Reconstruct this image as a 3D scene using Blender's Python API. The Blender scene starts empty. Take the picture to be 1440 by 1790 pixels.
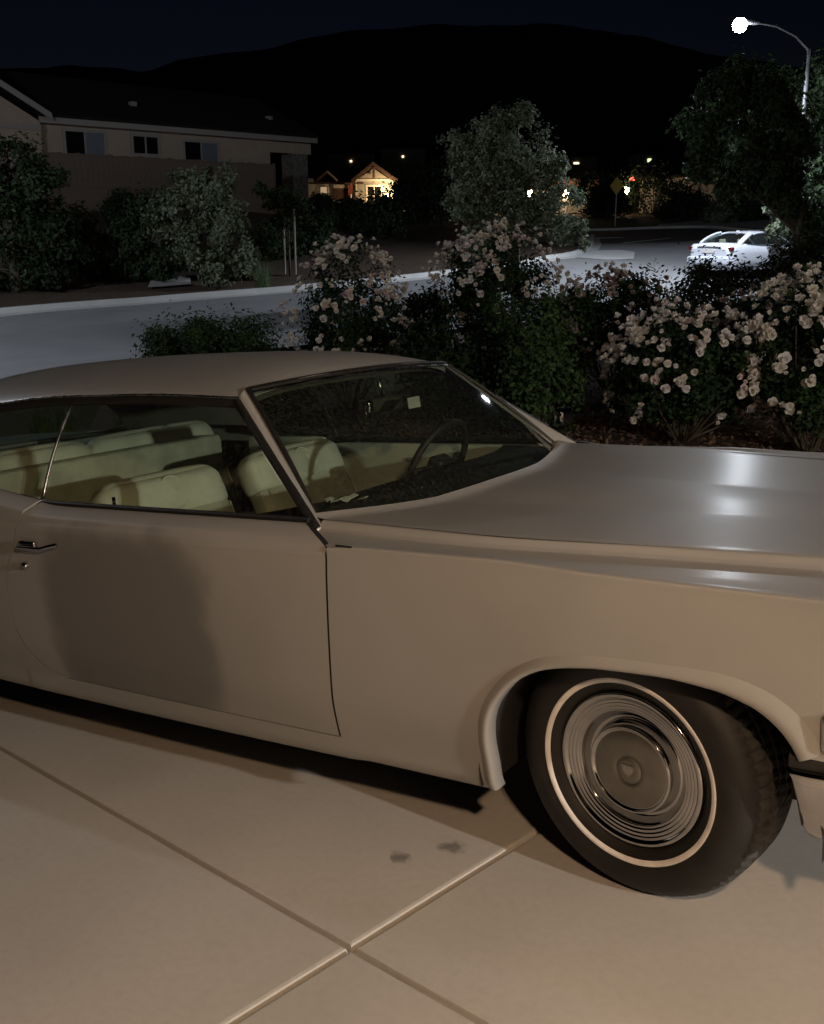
import bpy, bmesh, math, random
import numpy as np
from mathutils import Matrix, Vector, noise as mnoise
rng = np.random.default_rng(7); random.seed(7)
SC = bpy.context.scene; COL = SC.collection
# ------------------------------------------------------------------ camera
FPX = 1813.68; CX, CY = 720.0, 895.0
CAM = np.array([0.8084465, -3.1325880, 1.6788148])
RV = np.array([0.8326622, 0.5537812, 0.0]); DV = np.array([0.1458080, -0.2192361, -0.9647153]); FV = np.array([-0.5342412, 0.8032819, -0.2632954])
CARW = np.array([[0.9949443, 0.0030401, -0.1003822], [0.0, 0.9995417, 0.0302709], [0.1004282, -0.0301179, 0.9944884]])   # driveway slope: car frame -> world
cd = bpy.data.cameras.new('camera'); cam = bpy.data.objects.new('camera', cd); COL.objects.link(cam)
cd.sensor_fit = 'HORIZONTAL'; cd.sensor_width = 36; cd.lens = 36 * FPX / 1440; cd.clip_start = .05; cd.clip_end = 3000
cam.matrix_world = Matrix([[RV[i], -DV[i], -FV[i], CAM[i]] for i in range(3)] + [[0, 0, 0, 1]])
SC.camera = cam
# ------------------------------------------------------------------ night sky, exposure
wd = bpy.data.worlds.new('World'); SC.world = wd; wd.use_nodes = True
wn = wd.node_tree; bg = wn.nodes['Background']
sky = wn.nodes.new('ShaderNodeTexSky'); sky.sky_type = 'NISHITA'; sky.sun_disc = False
sky.sun_elevation = math.radians(-3.9); sky.sun_rotation = math.radians(315); sky.air_density = 1.0; sky.dust_density = .4; sky.ozone_density = 2.5
wn.links.new(sky.outputs[0], bg.inputs[0]); bg.inputs[1].default_value = .036
SC.view_settings.view_transform = 'Standard'; SC.view_settings.look = 'None'; SC.view_settings.gamma = 1; SC.view_settings.exposure = 0
SC.render.engine = 'CYCLES'; SC.cycles.use_denoising = True; SC.cycles.max_bounces = 8; SC.cycles.transparent_max_bounces = 16
SC.cycles.sample_clamp_indirect = 4; SC.cycles.caustics_reflective = False; SC.cycles.caustics_refractive = False
LAMP_W, GARAGE_W, STREET_W = 430.0, 2900.0, 3600.0
# ------------------------------------------------------------------ geometry helpers
FH = FV[:2] / np.linalg.norm(FV[:2]); RH = RV[:2]
def at(u, v, t):                       # point seen at picture position (u, v) standing t metres ahead of the camera
    q = FV + (u - CX) / FPX * RV + (v - CY) / FPX * DV
    return CAM + q * (t / (q[:2] @ FH))
def onplane(u, v, p0, n):
    q = FV + (u - CX) / FPX * RV + (v - CY) / FPX * DV
    return CAM + q * (((p0 - CAM) @ n) / (q @ n))
def st(s, t): return CAM[:2] + s * RH + t * FH
def plane_z(x, y): return .1009385 * x - .0304387 * y
def pchip(xs, ys):
    xs = np.asarray(xs, float); ys = np.asarray(ys, float); h = np.diff(xs); dl = np.diff(ys) / h; m = np.zeros(len(xs))
    for i in range(1, len(xs) - 1):
        if dl[i - 1] * dl[i] > 0:
            w1 = 2 * h[i] + h[i - 1]; w2 = h[i] + 2 * h[i - 1]; m[i] = (w1 + w2) / (w1 / dl[i - 1] + w2 / dl[i])
    m[0] = dl[0]; m[-1] = dl[-1]
    def f(x):
        x = np.clip(np.asarray(x, float), xs[0], xs[-1]); i = np.clip(np.searchsorted(xs, x) - 1, 0, len(h) - 1); t = (x - xs[i]) / h[i]
        return ((2*t**3 - 3*t**2 + 1) * ys[i] + (t**3 - 2*t**2 + t) * h[i] * m[i] + (-2*t**3 + 3*t**2) * ys[i+1] + (t**3 - t**2) * h[i] * m[i+1])
    return f
def tag(o, label=None, cat=None, group=None, kind=None):
    if label: o['label'] = label
    if cat: o['category'] = cat
    if group: o['group'] = group
    if kind: o['kind'] = kind
    return o
def empty(name, loc=(0, 0, 0), rz=0, **k):
    o = bpy.data.objects.new(name, None); COL.objects.link(o); o.location = loc; o.rotation_euler = (0, 0, rz); o.empty_display_size = .1
    return tag(o, **k)
class MB:
    def __init__(s): s.v = []; s.f = []
    def add(s, v, f):
        b = len(s.v); s.v.extend([tuple(map(float, p)) for p in v]); s.f.extend([tuple(i + b for i in q) for q in f]); return s
    def grid(s, P, flip=False, skip=None):        # P[i][j] -> point
        P = np.asarray(P); n, m = P.shape[:2]; f = []
        for i in range(n - 1):
            for j in range(m - 1):
                if skip is not None and skip(P[i:i+2, j:j+2].reshape(-1, 3).mean(0)): continue
                q = (i*m + j, (i+1)*m + j, (i+1)*m + j + 1, i*m + j + 1); f.append(q[::-1] if flip else q)
        return s.add(P.reshape(-1, 3), f)
    def box(s, c, d, M=None):
        c = np.asarray(c, float); d = np.asarray(d, float) / 2
        v = [np.array([x, y, z]) * d for x in (-1, 1) for y in (-1, 1) for z in (-1, 1)]
        if M is not None: v = [M @ p for p in v]
        return s.add([c + p for p in v], [(0,1,3,2),(4,6,7,5),(0,4,5,1),(2,3,7,6),(0,2,6,4),(1,5,7,3)])
    def obox(s, p0, ex, ey, ez):       # box from a corner and three edge vectors
        p0, ex, ey, ez = map(lambda a: np.asarray(a, float), (p0, ex, ey, ez))
        v = [p0 + a*ex + b*ey + c*ez for a in (0, 1) for b in (0, 1) for c in (0, 1)]
        return s.add(v, [(0,1,3,2),(4,6,7,5),(0,4,5,1),(2,3,7,6),(0,2,6,4),(1,5,7,3)])
    def rbox(s, c, d, r, n=5, M=None, bulge=0):  # rounded box
        c = np.asarray(c, float); h = np.asarray(d, float) / 2; inner = np.maximum(h - r, 1e-4); g = np.linspace(-1, 1, n * 2 + 1)
        for ax in range(3):
            for sg in (-1, 1):
                P = np.zeros((len(g), len(g), 3))
                for i, a in enumerate(g):
                    for j, b in enumerate(g):
                        k = np.zeros(3); k[ax] = sg; k[(ax+1) % 3] = a; k[(ax+2) % 3] = b
                        q = np.sign(k) * np.abs(k) ** .6 * h; core = np.clip(q, -inner, inner); dd = q - core; L = np.linalg.norm(dd)
                        q = core + (dd / L * r if L > 1e-9 else 0)
                        if bulge: q = q + k * 0 + np.eye(3)[ax] * sg * bulge * (1 - a*a) * (1 - b*b)
                        P[i, j] = q if M is None else M @ q
                s.grid(P + c, flip=(sg < 0))
        return s
    def tube(s, pts, rad, n=8, cap=True):
        pts = [np.asarray(p, float) for p in pts]; rad = [rad] * len(pts) if np.isscalar(rad) else rad
        b = len(s.v); up = np.array([0, 0, 1.])
        for i, p in enumerate(pts):
            tg = pts[min(i+1, len(pts)-1)] - pts[max(i-1, 0)]; tg = tg / (np.linalg.norm(tg) + 1e-9)
            a = np.cross(tg, up if abs(tg[2]) < .95 else np.array([1., 0, 0])); a /= np.linalg.norm(a); c = np.cross(tg, a)
            for k in range(n):
                w = 2 * math.pi * k / n; s.v.append(tuple(p + rad[i] * (math.cos(w) * a + math.sin(w) * c)))
        for i in range(len(pts) - 1):
            for k in range(n): s.f.append((b+i*n+k, b+i*n+(k+1) % n, b+(i+1)*n+(k+1) % n, b+(i+1)*n+k))
        if cap: s.f.append(tuple(b + k for k in range(n))[::-1]); s.f.append(tuple(b + (len(pts)-1)*n + k for k in range(n)))
        return s
    def lathe(s, prof, n=48, M=None, o=(0, 0, 0), closed=False):   # prof: (radius, height) about local z
        b = len(s.v); o = np.asarray(o, float)
        for r, z in prof:
            for k in range(n):
                w = 2 * math.pi * k / n; p = np.array([r * math.cos(w), r * math.sin(w), z]); s.v.append(tuple(o + (M @ p if M is not None else p)))
        for i in range(len(prof) - 1):
            for k in range(n): s.f.append((b+i*n+k, b+i*n+(k+1) % n, b+(i+1)*n+(k+1) % n, b+(i+1)*n+k))
        return s
    def sweep(s, path, prof, closed=True):   # path: list of (point, axis_a, axis_b); prof: (a, b)
        P = [[np.asarray(p) + a*np.asarray(A) + b*np.asarray(B) for a, b in (list(prof) + [prof[0]] if closed else prof)] for p, A, B in path]
        return s.grid(P)
    def build(s, name, mat, parent=None, smooth=False, **k):
        me = bpy.data.meshes.new(name); me.from_pydata(s.v, [], s.f); me.materials.append(M_[mat] if isinstance(mat, str) else mat)
        if smooth: me.polygons.foreach_set('use_smooth', [True] * len(me.polygons))
        me.update(); o = bpy.data.objects.new(name, me); COL.objects.link(o)
        if parent is not None: o.parent = parent
        return tag(o, **k)
def np_mesh(name, V, F, mat, parent=None, smooth=False, **k):    # V (n,3), F (m,4) or (m,3) arrays, fast
    me = bpy.data.meshes.new(name); F = np.asarray(F, np.int32); V = np.asarray(V, np.float32); w = F.shape[1]
    me.vertices.add(len(V)); me.vertices.foreach_set('co', V.ravel()); me.loops.add(F.size); me.loops.foreach_set('vertex_index', F.ravel())
    me.polygons.add(len(F)); me.polygons.foreach_set('loop_start', np.arange(0, F.size, w, dtype=np.int32)); me.polygons.foreach_set('loop_total', np.full(len(F), w, np.int32))
    me.update(calc_edges=True); me.materials.append(M_[mat])
    if smooth: me.polygons.foreach_set('use_smooth', [True] * len(me.polygons))
    o = bpy.data.objects.new(name, me); COL.objects.link(o)
    if parent is not None: o.parent = parent
    return tag(o, **k)
# ------------------------------------------------------------------ materials
M_ = {}
def newmat(name):
    m = bpy.data.materials.new(name); m.use_nodes = True; M_[name] = m; nt = m.node_tree; return m, nt, nt.nodes['Principled BSDF']
def mat(name, col, rough=.6, metal=0, var=.15, scale=8, bump=0, bscale=60, island=0, col2=None, coat=0, spec=.5, detail=5, rvar=0, bdist=.01):
    m, nt, b = newmat(name); N, L = nt.nodes, nt.links
    b.inputs['Roughness'].default_value = rough; b.inputs['Metallic'].default_value = metal; b.inputs['Specular IOR Level'].default_value = spec
    if coat: b.inputs['Coat Weight'].default_value = coat; b.inputs['Coat Roughness'].default_value = .12
    tc = N.new('ShaderNodeTexCoord'); nz = N.new('ShaderNodeTexNoise'); nz.inputs['Scale'].default_value = scale; nz.inputs['Detail'].default_value = detail
    L.new(tc.outputs['Object'], nz.inputs['Vector'])
    rp = N.new('ShaderNodeValToRGB'); c = np.array(col[:3]); c2 = np.array(col2[:3]) if col2 is not None else c * (1 + var)
    c1 = c if col2 is not None else c * (1 - var)
    rp.color_ramp.elements[0].position = .3; rp.color_ramp.elements[1].position = .7
    rp.color_ramp.elements[0].color = (*c1, 1); rp.color_ramp.elements[1].color = (*c2, 1); L.new(nz.outputs['Fac'], rp.inputs[0]); out = rp.outputs[0]
    if island:
        g = N.new('ShaderNodeNewGeometry'); mr = N.new('ShaderNodeMapRange'); mr.inputs['To Min'].default_value = 1 - island; mr.inputs['To Max'].default_value = 1 + island
        L.new(g.outputs['Random Per Island'], mr.inputs['Value']); mx = N.new('ShaderNodeVectorMath'); mx.operation = 'SCALE'; L.new(out, mx.inputs[0]); L.new(mr.outputs[0], mx.inputs['Scale']); out = mx.outputs[0]
    L.new(out, b.inputs['Base Color'])
    if rvar:
        mr = N.new('ShaderNodeMapRange'); mr.inputs['From Min'].default_value = .3; mr.inputs['From Max'].default_value = .7; mr.inputs['To Min'].default_value = rough - rvar; mr.inputs['To Max'].default_value = rough + rvar
        L.new(nz.outputs['Fac'], mr.inputs['Value']); L.new(mr.outputs[0], b.inputs['Roughness'])
    if bump:
        n2 = N.new('ShaderNodeTexNoise'); n2.inputs['Scale'].default_value = bscale; n2.inputs['Detail'].default_value = 4; L.new(tc.outputs['Object'], n2.inputs['Vector'])
        bp = N.new('ShaderNodeBump'); bp.inputs['Strength'].default_value = bump; bp.inputs['Distance'].default_value = bdist; L.new(n2.outputs['Fac'], bp.inputs['Height']); L.new(bp.outputs[0], b.inputs['Normal'])
    return m
def emit(name, col, st_):
    m, nt, b = newmat(name); b.inputs['Base Color'].default_value = (*col, 1); b.inputs['Emission Color'].default_value = (*col, 1); b.inputs['Emission Strength'].default_value = st_; return m
def glass(name, tint, base=.02, rough=.03):
    m, nt, b = newmat(name); N, L = nt.nodes, nt.links; N.remove(b); out = N['Material Output']
    tr = N.new('ShaderNodeBsdfTransparent'); tr.inputs[0].default_value = (*tint, 1); gl = N.new('ShaderNodeBsdfGlossy'); gl.inputs['Roughness'].default_value = rough
    lw = N.new('ShaderNodeLayerWeight'); lw.inputs[0].default_value = .5; fr = N.new('ShaderNodeMath'); fr.operation = 'POWER'; fr.inputs[1].default_value = 4.5; L.new(lw.outputs['Facing'], fr.inputs[0]); ad = N.new('ShaderNodeMath'); ad.operation = 'MULTIPLY_ADD'; ad.inputs[1].default_value = .9; ad.inputs[2].default_value = base + .04
    L.new(fr.outputs[0], ad.inputs[0]); mx = N.new('ShaderNodeMixShader'); L.new(ad.outputs[0], mx.inputs[0]); L.new(tr.outputs[0], mx.inputs[1]); L.new(gl.outputs[0], mx.inputs[2]); df = N.new('ShaderNodeBsdfDiffuse'); df.inputs[0].default_value = (.5, .5, .47, 1); tc = N.new('ShaderNodeTexCoord'); nz = N.new('ShaderNodeTexNoise'); nz.inputs['Scale'].default_value = 75; nz.inputs['Detail'].default_value = 8; L.new(tc.outputs['Object'], nz.inputs['Vector']); mr = N.new('ShaderNodeMapRange'); mr.inputs['From Min'].default_value = .45; mr.inputs['From Max'].default_value = .75; mr.inputs['To Min'].default_value = .006; mr.inputs['To Max'].default_value = .045; L.new(nz.outputs['Fac'], mr.inputs['Value']); m2 = N.new('ShaderNodeMixShader'); L.new(mr.outputs[0], m2.inputs[0]); L.new(mx.outputs[0], m2.inputs[1]); L.new(df.outputs[0], m2.inputs[2]); L.new(m2.outputs[0], out.inputs[0]); return m
def paint_material(name, patch=False):
    m, nt, b = newmat(name); N, L = nt.nodes, nt.links
    tc = N.new('ShaderNodeTexCoord'); n1 = N.new('ShaderNodeTexNoise'); n1.inputs['Scale'].default_value = 1.7; n1.inputs['Detail'].default_value = 4; L.new(tc.outputs['Object'], n1.inputs['Vector'])
    rp = N.new('ShaderNodeValToRGB'); rp.color_ramp.elements[0].position = .33; rp.color_ramp.elements[1].position = .66
    rp.color_ramp.elements[0].color = (.295, .288, .272, 1); rp.color_ramp.elements[1].color = (.345, .337, .318, 1); L.new(n1.outputs['Fac'], rp.inputs[0]); out = rp.outputs[0]
    n2 = N.new('ShaderNodeTexNoise'); n2.inputs['Scale'].default_value = 140; n2.inputs['Detail'].default_value = 3; L.new(tc.outputs['Object'], n2.inputs['Vector'])
    mr = N.new('ShaderNodeMapRange'); mr.inputs['From Min'].default_value = .3; mr.inputs['From Max'].default_value = .7; mr.inputs['To Min'].default_value = .46; mr.inputs['To Max'].default_value = .54
    L.new(n1.outputs['Fac'], mr.inputs['Value']); L.new(mr.outputs[0], b.inputs['Roughness'])
    bp = N.new('ShaderNodeBump'); bp.inputs['Strength'].default_value = .35; bp.inputs['Distance'].default_value = .0025; n4 = N.new('ShaderNodeTexNoise'); n4.inputs['Scale'].default_value = 7; n4.inputs['Detail'].default_value = 2; L.new(tc.outputs['Object'], n4.inputs['Vector']); ma4 = N.new('ShaderNodeMath'); ma4.operation = 'MULTIPLY_ADD'; ma4.inputs[1].default_value = .06; L.new(n2.outputs['Fac'], ma4.inputs[0]); L.new(n4.outputs['Fac'], ma4.inputs[2]); L.new(ma4.outputs[0], bp.inputs['Height']); L.new(bp.outputs[0], b.inputs['Normal'])
    if patch:   # a soft-edged darker area in the colour of the door skin
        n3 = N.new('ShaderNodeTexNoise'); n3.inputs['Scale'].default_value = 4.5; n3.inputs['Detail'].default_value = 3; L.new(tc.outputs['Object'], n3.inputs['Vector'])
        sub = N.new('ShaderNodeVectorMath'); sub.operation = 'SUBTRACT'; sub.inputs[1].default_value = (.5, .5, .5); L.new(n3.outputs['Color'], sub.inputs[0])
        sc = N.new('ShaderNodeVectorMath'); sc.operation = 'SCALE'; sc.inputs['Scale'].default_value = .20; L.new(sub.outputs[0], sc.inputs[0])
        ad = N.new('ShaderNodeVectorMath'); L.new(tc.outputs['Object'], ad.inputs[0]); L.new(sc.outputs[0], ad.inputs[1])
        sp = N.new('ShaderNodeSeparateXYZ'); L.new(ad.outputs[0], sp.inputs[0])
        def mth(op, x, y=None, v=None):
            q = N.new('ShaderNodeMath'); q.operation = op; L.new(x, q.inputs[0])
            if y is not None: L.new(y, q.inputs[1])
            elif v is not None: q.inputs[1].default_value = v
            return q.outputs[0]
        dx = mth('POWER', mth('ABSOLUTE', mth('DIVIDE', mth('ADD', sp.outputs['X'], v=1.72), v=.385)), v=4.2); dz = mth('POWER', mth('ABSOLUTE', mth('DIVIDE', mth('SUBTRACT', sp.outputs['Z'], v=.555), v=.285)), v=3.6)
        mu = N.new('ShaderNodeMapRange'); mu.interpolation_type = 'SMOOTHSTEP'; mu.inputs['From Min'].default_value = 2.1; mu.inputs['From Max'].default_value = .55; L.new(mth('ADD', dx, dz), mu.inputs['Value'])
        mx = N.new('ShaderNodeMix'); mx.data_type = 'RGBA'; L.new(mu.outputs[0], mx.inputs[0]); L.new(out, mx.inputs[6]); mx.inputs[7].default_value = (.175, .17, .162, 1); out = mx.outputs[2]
    L.new(out, b.inputs['Base Color']); b.inputs['Specular IOR Level'].default_value = .25; b.inputs['Coat Weight'].default_value = .14; b.inputs['Coat Roughness'].default_value = .22
    return m
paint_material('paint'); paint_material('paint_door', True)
mat('rubber', (.012, .011, .010), .55, var=.3, scale=30, bump=.15, bscale=300, bdist=.002)
mat('tyre', (.012, .011, .010), .62, var=.35, scale=14, bump=.2, bscale=220, bdist=.002)
mat('tread', (.035, .034, .031), .7, var=.3, scale=20, bump=.2, bscale=200, bdist=.002); mat('whitewall', (.84, .82, .79), .5, var=.12, scale=25)
mat('chrome', (.52, .51, .50), .09, metal=1, var=.15, scale=12, rvar=.05)
mat('chrome_dull', (.42, .41, .39), .28, metal=1, var=.25, scale=18, rvar=.08)
mat('cover_centre', (.22, .21, .19), .34, metal=.75, var=.12, scale=20, rvar=.06)
mat('dark_in', (.012, .011, .010), .85, var=.3, scale=10)
mat('dash', (.02, .018, .014), .6, var=.3, scale=20, bump=.2, bscale=200, bdist=.001)
mat('leather', (.60, .60, .53), .48, var=.12, scale=6, bump=.25, bscale=90, bdist=.004)
mat('leather_worn', (.44, .43, .36), .55, var=.2, scale=8, bump=.25, bscale=90, bdist=.004)
mat('headliner', (.10, .095, .08), .9, var=.1)
mat('carpet', (.055, .035, .02), .95, var=.3, scale=30)
glass('glass_side', (.72, .80, .70), .015); glass('glass_wind', (.66, .74, .66), .01); glass('pane_far', (.25, .28, .30), .05)
mat('lens_glass', (.35, .36, .36), .12, var=.15, scale=60, coat=.6); mat('paper', (.6, .62, .55), .7, var=.08, scale=50)
def concrete(name, a, b_):
    m = mat(name, a, .72, col2=b_, scale=1.3, detail=5, bump=.12, bscale=160, bdist=.003, spec=.3)
    nt = m.node_tree; N, L = nt.nodes, nt.links; b = nt.nodes['Principled BSDF']; src = b.inputs['Base Color'].links[0].from_socket
    tc = [n for n in N if n.type == 'TEX_COORD'][0]; nz = N.new('ShaderNodeTexNoise'); nz.inputs['Scale'].default_value = 38; nz.inputs['Detail'].default_value = 6; L.new(tc.outputs['Object'], nz.inputs['Vector'])
    rp = N.new('ShaderNodeValToRGB'); rp.color_ramp.elements[0].position = .25; rp.color_ramp.elements[0].color = (.93, .93, .93, 1); rp.color_ramp.elements[1].position = .6; rp.color_ramp.elements[1].color = (1, 1, 1, 1); L.new(nz.outputs['Fac'], rp.inputs[0])
    mx = N.new('ShaderNodeMix'); mx.data_type = 'RGBA'; mx.blend_type = 'MULTIPLY'; mx.inputs[0].default_value = 1; L.new(src, mx.inputs[6]); L.new(rp.outputs[0], mx.inputs[7]); L.new(mx.outputs[2], b.inputs['Base Color']); return m
concrete('concrete', (.50, .48, .45), (.60, .575, .54))
mat('oil_stain', (.16, .16, .16), .6, var=.3, scale=30)
def fade_edges(name):
    nt = M_[name].node_tree; N, L = nt.nodes, nt.links; b = N['Principled BSDF']; tc = [n for n in N if n.type == 'TEX_COORD'][0]
    ds = N.new('ShaderNodeVectorMath'); ds.operation = 'DISTANCE'; ds.inputs[1].default_value = (.5, .5, 0); sx = N.new('ShaderNodeVectorMath'); sx.operation = 'MULTIPLY'; sx.inputs[1].default_value = (1, 1, 0); L.new(tc.outputs['Generated'], sx.inputs[0]); L.new(sx.outputs[0], ds.inputs[0])
    nz = N.new('ShaderNodeTexNoise'); nz.inputs['Scale'].default_value = 28; nz.inputs['Detail'].default_value = 6; L.new(tc.outputs['Object'], nz.inputs['Vector'])
    ma = N.new('ShaderNodeMath'); ma.operation = 'MULTIPLY_ADD'; ma.inputs[1].default_value = .75; L.new(nz.outputs['Fac'], ma.inputs[0]); L.new(ds.outputs['Value'], ma.inputs[2])
    mr = N.new('ShaderNodeMapRange'); mr.interpolation_type = 'SMOOTHSTEP'; mr.inputs['From Min'].default_value = .80; mr.inputs['From Max'].default_value = .42; mr.inputs['To Max'].default_value = .45; L.new(ma.outputs[0], mr.inputs['Value']); L.new(mr.outputs[0], b.inputs['Alpha'])
fade_edges('oil_stain')
concrete('kerb_concrete', (.42, .42, .41), (.52, .52, .51)); mat('asphalt', (.20, .20, .205), .85, var=.12, scale=.8, bump=.3, bscale=80, detail=8); mat('asphalt_unlit', (.05, .05, .055), .85, var=.2, scale=.8, bump=.3, bscale=80)
mat('stripe_lit_patch', (.62, .62, .60), .7, var=.15, scale=6)
mat('soil', (.045, .028, .018), .95, col2=(.09, .058, .038), scale=9, detail=9, bump=.8, bscale=30, bdist=.03)
mat('chip', (.16, .10, .065), .9, var=.3, scale=20, island=.55)
mat('hill', (.26, .27, .26), 1, var=.4, scale=.05)
mat('leaf_rose', (.020, .042, .015), .7, var=.2, scale=3, island=.5, spec=.18); mat('leaf_dark', (.014, .022, .010), .7, var=.2, scale=3, island=.5, spec=.18)
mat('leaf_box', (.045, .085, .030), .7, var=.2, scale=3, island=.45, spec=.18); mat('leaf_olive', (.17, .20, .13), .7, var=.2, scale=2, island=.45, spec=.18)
mat('leaf_tree', (.035, .055, .025), .7, var=.25, scale=1, island=.5, spec=.18); mat('grass_blade', (.07, .12, .035), .6, var=.25, scale=2, island=.4); mat('lawn', (.03, .065, .02), .9, var=.3, scale=2, bump=.6, bscale=40)
mat('bark', (.10, .085, .07), .9, var=.3, scale=12, bump=.7, bscale=40); mat('cane', (.06, .05, .03), .8, var=.3, scale=20)
mat('petal', (.84, .81, .785), .6, var=.06, scale=20, island=.1); mat('petal_pink', (.78, .68, .64), .6, var=.08, scale=20, island=.12); mat('petal_cream', (.85, .81, .74), .6, var=.06, scale=20, island=.1); mat('petal_faded', (.42, .33, .30), .7, var=.15, scale=20, island=.15)
mat('stucco', (.42, .335, .265), .9, var=.06, scale=2, bump=.4, bscale=60); mat('stucco_grey', (.33, .315, .29), .9, var=.08, scale=2); mat('fence_wood', (.15, .11, .085), .9, var=.15, scale=4); mat('wood_warm', (.30, .19, .09), .85, var=.25, scale=6)
mat('trim', (.34, .31, .28), .7, var=.06); mat('trim_white', (.66, .63, .58), .7, var=.05); mat('roof_shingle', (.010, .010, .011), .9, var=.3, scale=6, bump=.5, bscale=30); mat('roof_brown', (.10, .06, .045), .9, var=.3, scale=3)
mat('pane_blind', (.16, .18, .21), .35, var=.1, scale=3); mat('stone', (.17, .155, .14), .9, var=.45, scale=5, bump=.8, bscale=9, bdist=.05); mat('brick_red', (.28, .13, .09), .8, var=.2)
mat('metal_grey', (.35, .35, .36), .45, metal=.6, var=.1); mat('metal_dark', (.02, .02, .022), .6, metal=.3, var=.2); mat('metal_black', (.02, .02, .02), .5, metal=.4, var=.2); mat('sign_yellow', (.85, .58, .08), .5, var=.08)
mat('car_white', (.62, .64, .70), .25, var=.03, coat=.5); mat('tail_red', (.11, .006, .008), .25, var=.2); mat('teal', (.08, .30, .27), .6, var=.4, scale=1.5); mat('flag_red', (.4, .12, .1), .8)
emit('bulb_warm', (1, .66, .34), 60); emit('led_white', (.86, .92, 1), 650); emit('porch_bulb', (1, .70, .36), 90); emit('far_warm', (1, .75, .4), 3.0); emit('far_green', (.75, 1, .4), 2.0); emit('lamp_red', (1, .12, .06), 5); emit('window_glow', (1, .72, .45), .35)
def point(name, loc, col, W, r, parent):
    l = bpy.data.lights.new(name, 'POINT'); l.energy = W; l.color = col; l.shadow_soft_size = r; o = bpy.data.objects.new(name, l); COL.objects.link(o); o.location = loc; o.parent = parent; return o
# ------------------------------------------------------------------ terrain
def carpt(p): return CARW @ np.asarray(p, float)
ctrl = []
for s in np.arange(-7, 9, 2.0):
    for t in np.arange(-4, 7.6, 1.9):
        p = st(s, t); ctrl.append((p[0], p[1], plane_z(*p)))
for u, v, t in [(0, 655, 17), (-300, 700, 17), (-300, 575, 26), (0, 550, 26), (250, 531, 28), (490, 512, 30), (740, 487, 33), (980, 455, 37), (1230, 492, 33), (1340, 486, 35), (1440, 480, 36), (1700, 470, 35), (1050, 428, 47), (1240, 428, 45), (1500, 420, 45), (1040, 404, 62), (1240, 399, 58), (1400, 392, 56), (1700, 385, 56),
                (1200, 786, 8.5), (1420, 790, 8.6), (1000, 765, 9), (1100, 388, 68), (1240, 378, 66), (900, 395, 66), (1100, 372, 90),
                (100, 368, 44), (300, 366, 47), (480, 372, 51), (-300, 360, 44), (100, 460, 34), (300, 460, 36), (560, 440, 40), (700, 420, 50), (550, 368, 110), (700, 369, 110), (1000, 366, 110), (1300, 362, 100), (200, 350, 100), (-600, 340, 90), (1900, 350, 90), (-1000, 700, 20), (-1200, 600, 30)]:
    p = at(u, v, t); ctrl.append(tuple(p))
ctrl = np.array(ctrl); _d = np.linalg.norm(ctrl[:, None, :2] - ctrl[None, :, :2], axis=2)
_A = np.block([[_d + 1e-3 * np.eye(len(ctrl)), np.c_[np.ones(len(ctrl)), ctrl[:, :2]]], [np.c_[np.ones(len(ctrl)), ctrl[:, :2]].T, np.zeros((3, 3))]])
_w = np.linalg.solve(_A, np.r_[ctrl[:, 2], 0, 0, 0])
def ground_z(x, y):
    q = np.stack(np.broadcast_arrays(np.asarray(x, float), np.asarray(y, float)), -1); sh = q.shape[:-1]; q = q.reshape(-1, 2)
    z = np.linalg.norm(q[:, None] - ctrl[None, :, :2], axis=2) @ _w[:-3] + np.c_[np.ones(len(q)), q] @ _w[-3:]
    return z.reshape(sh)
def gp(s, t, dz=0): p = st(s, t); return np.array([p[0], p[1], float(ground_z(*p)) + dz])
def gu(u, t, dz=0):                    # ground point in the direction of picture column u
    p = at(u, 400, t); return np.array([p[0], p[1], float(ground_z(p[0], p[1])) + dz])
def sheet(name, S, T, off, m, kind='structure'):
    SS, TT = np.meshgrid(S, T, indexing='ij'); X = CAM[0] + SS*RH[0] + TT*FH[0]; Y = CAM[1] + SS*RH[1] + TT*FH[1]; P = np.stack([X, Y, ground_z(X, Y) + off(X, Y, SS, TT)], -1)
    n, k = SS.shape; I = np.arange(n*k).reshape(n, k); F = np.stack([I[:-1, :-1], I[1:, :-1], I[1:, 1:], I[:-1, 1:]], -1).reshape(-1, 4)
    return np_mesh(name, P.reshape(-1, 3), F, m, smooth=True, kind=kind)
def _off(X, Y, S, T):
    w = np.clip((2.3 - Y) / .6, 0, 1) * np.clip((X + 10.5) / .6, 0, 1); return -.05 - .25 * w + .02 * np.sin(X*3.1) * np.sin(Y*2.7) * (1 - w)
sheet('ground', np.r_[np.linspace(-160, -30, 16)[:-1], np.arange(-30, 30, .8), np.linspace(30, 160, 16)], np.r_[np.linspace(-60, -10, 8)[:-1], np.arange(-10, 14, .5), np.arange(14, 70, 1.0), np.linspace(70, 190, 18)], _off, 'soil')
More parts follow.
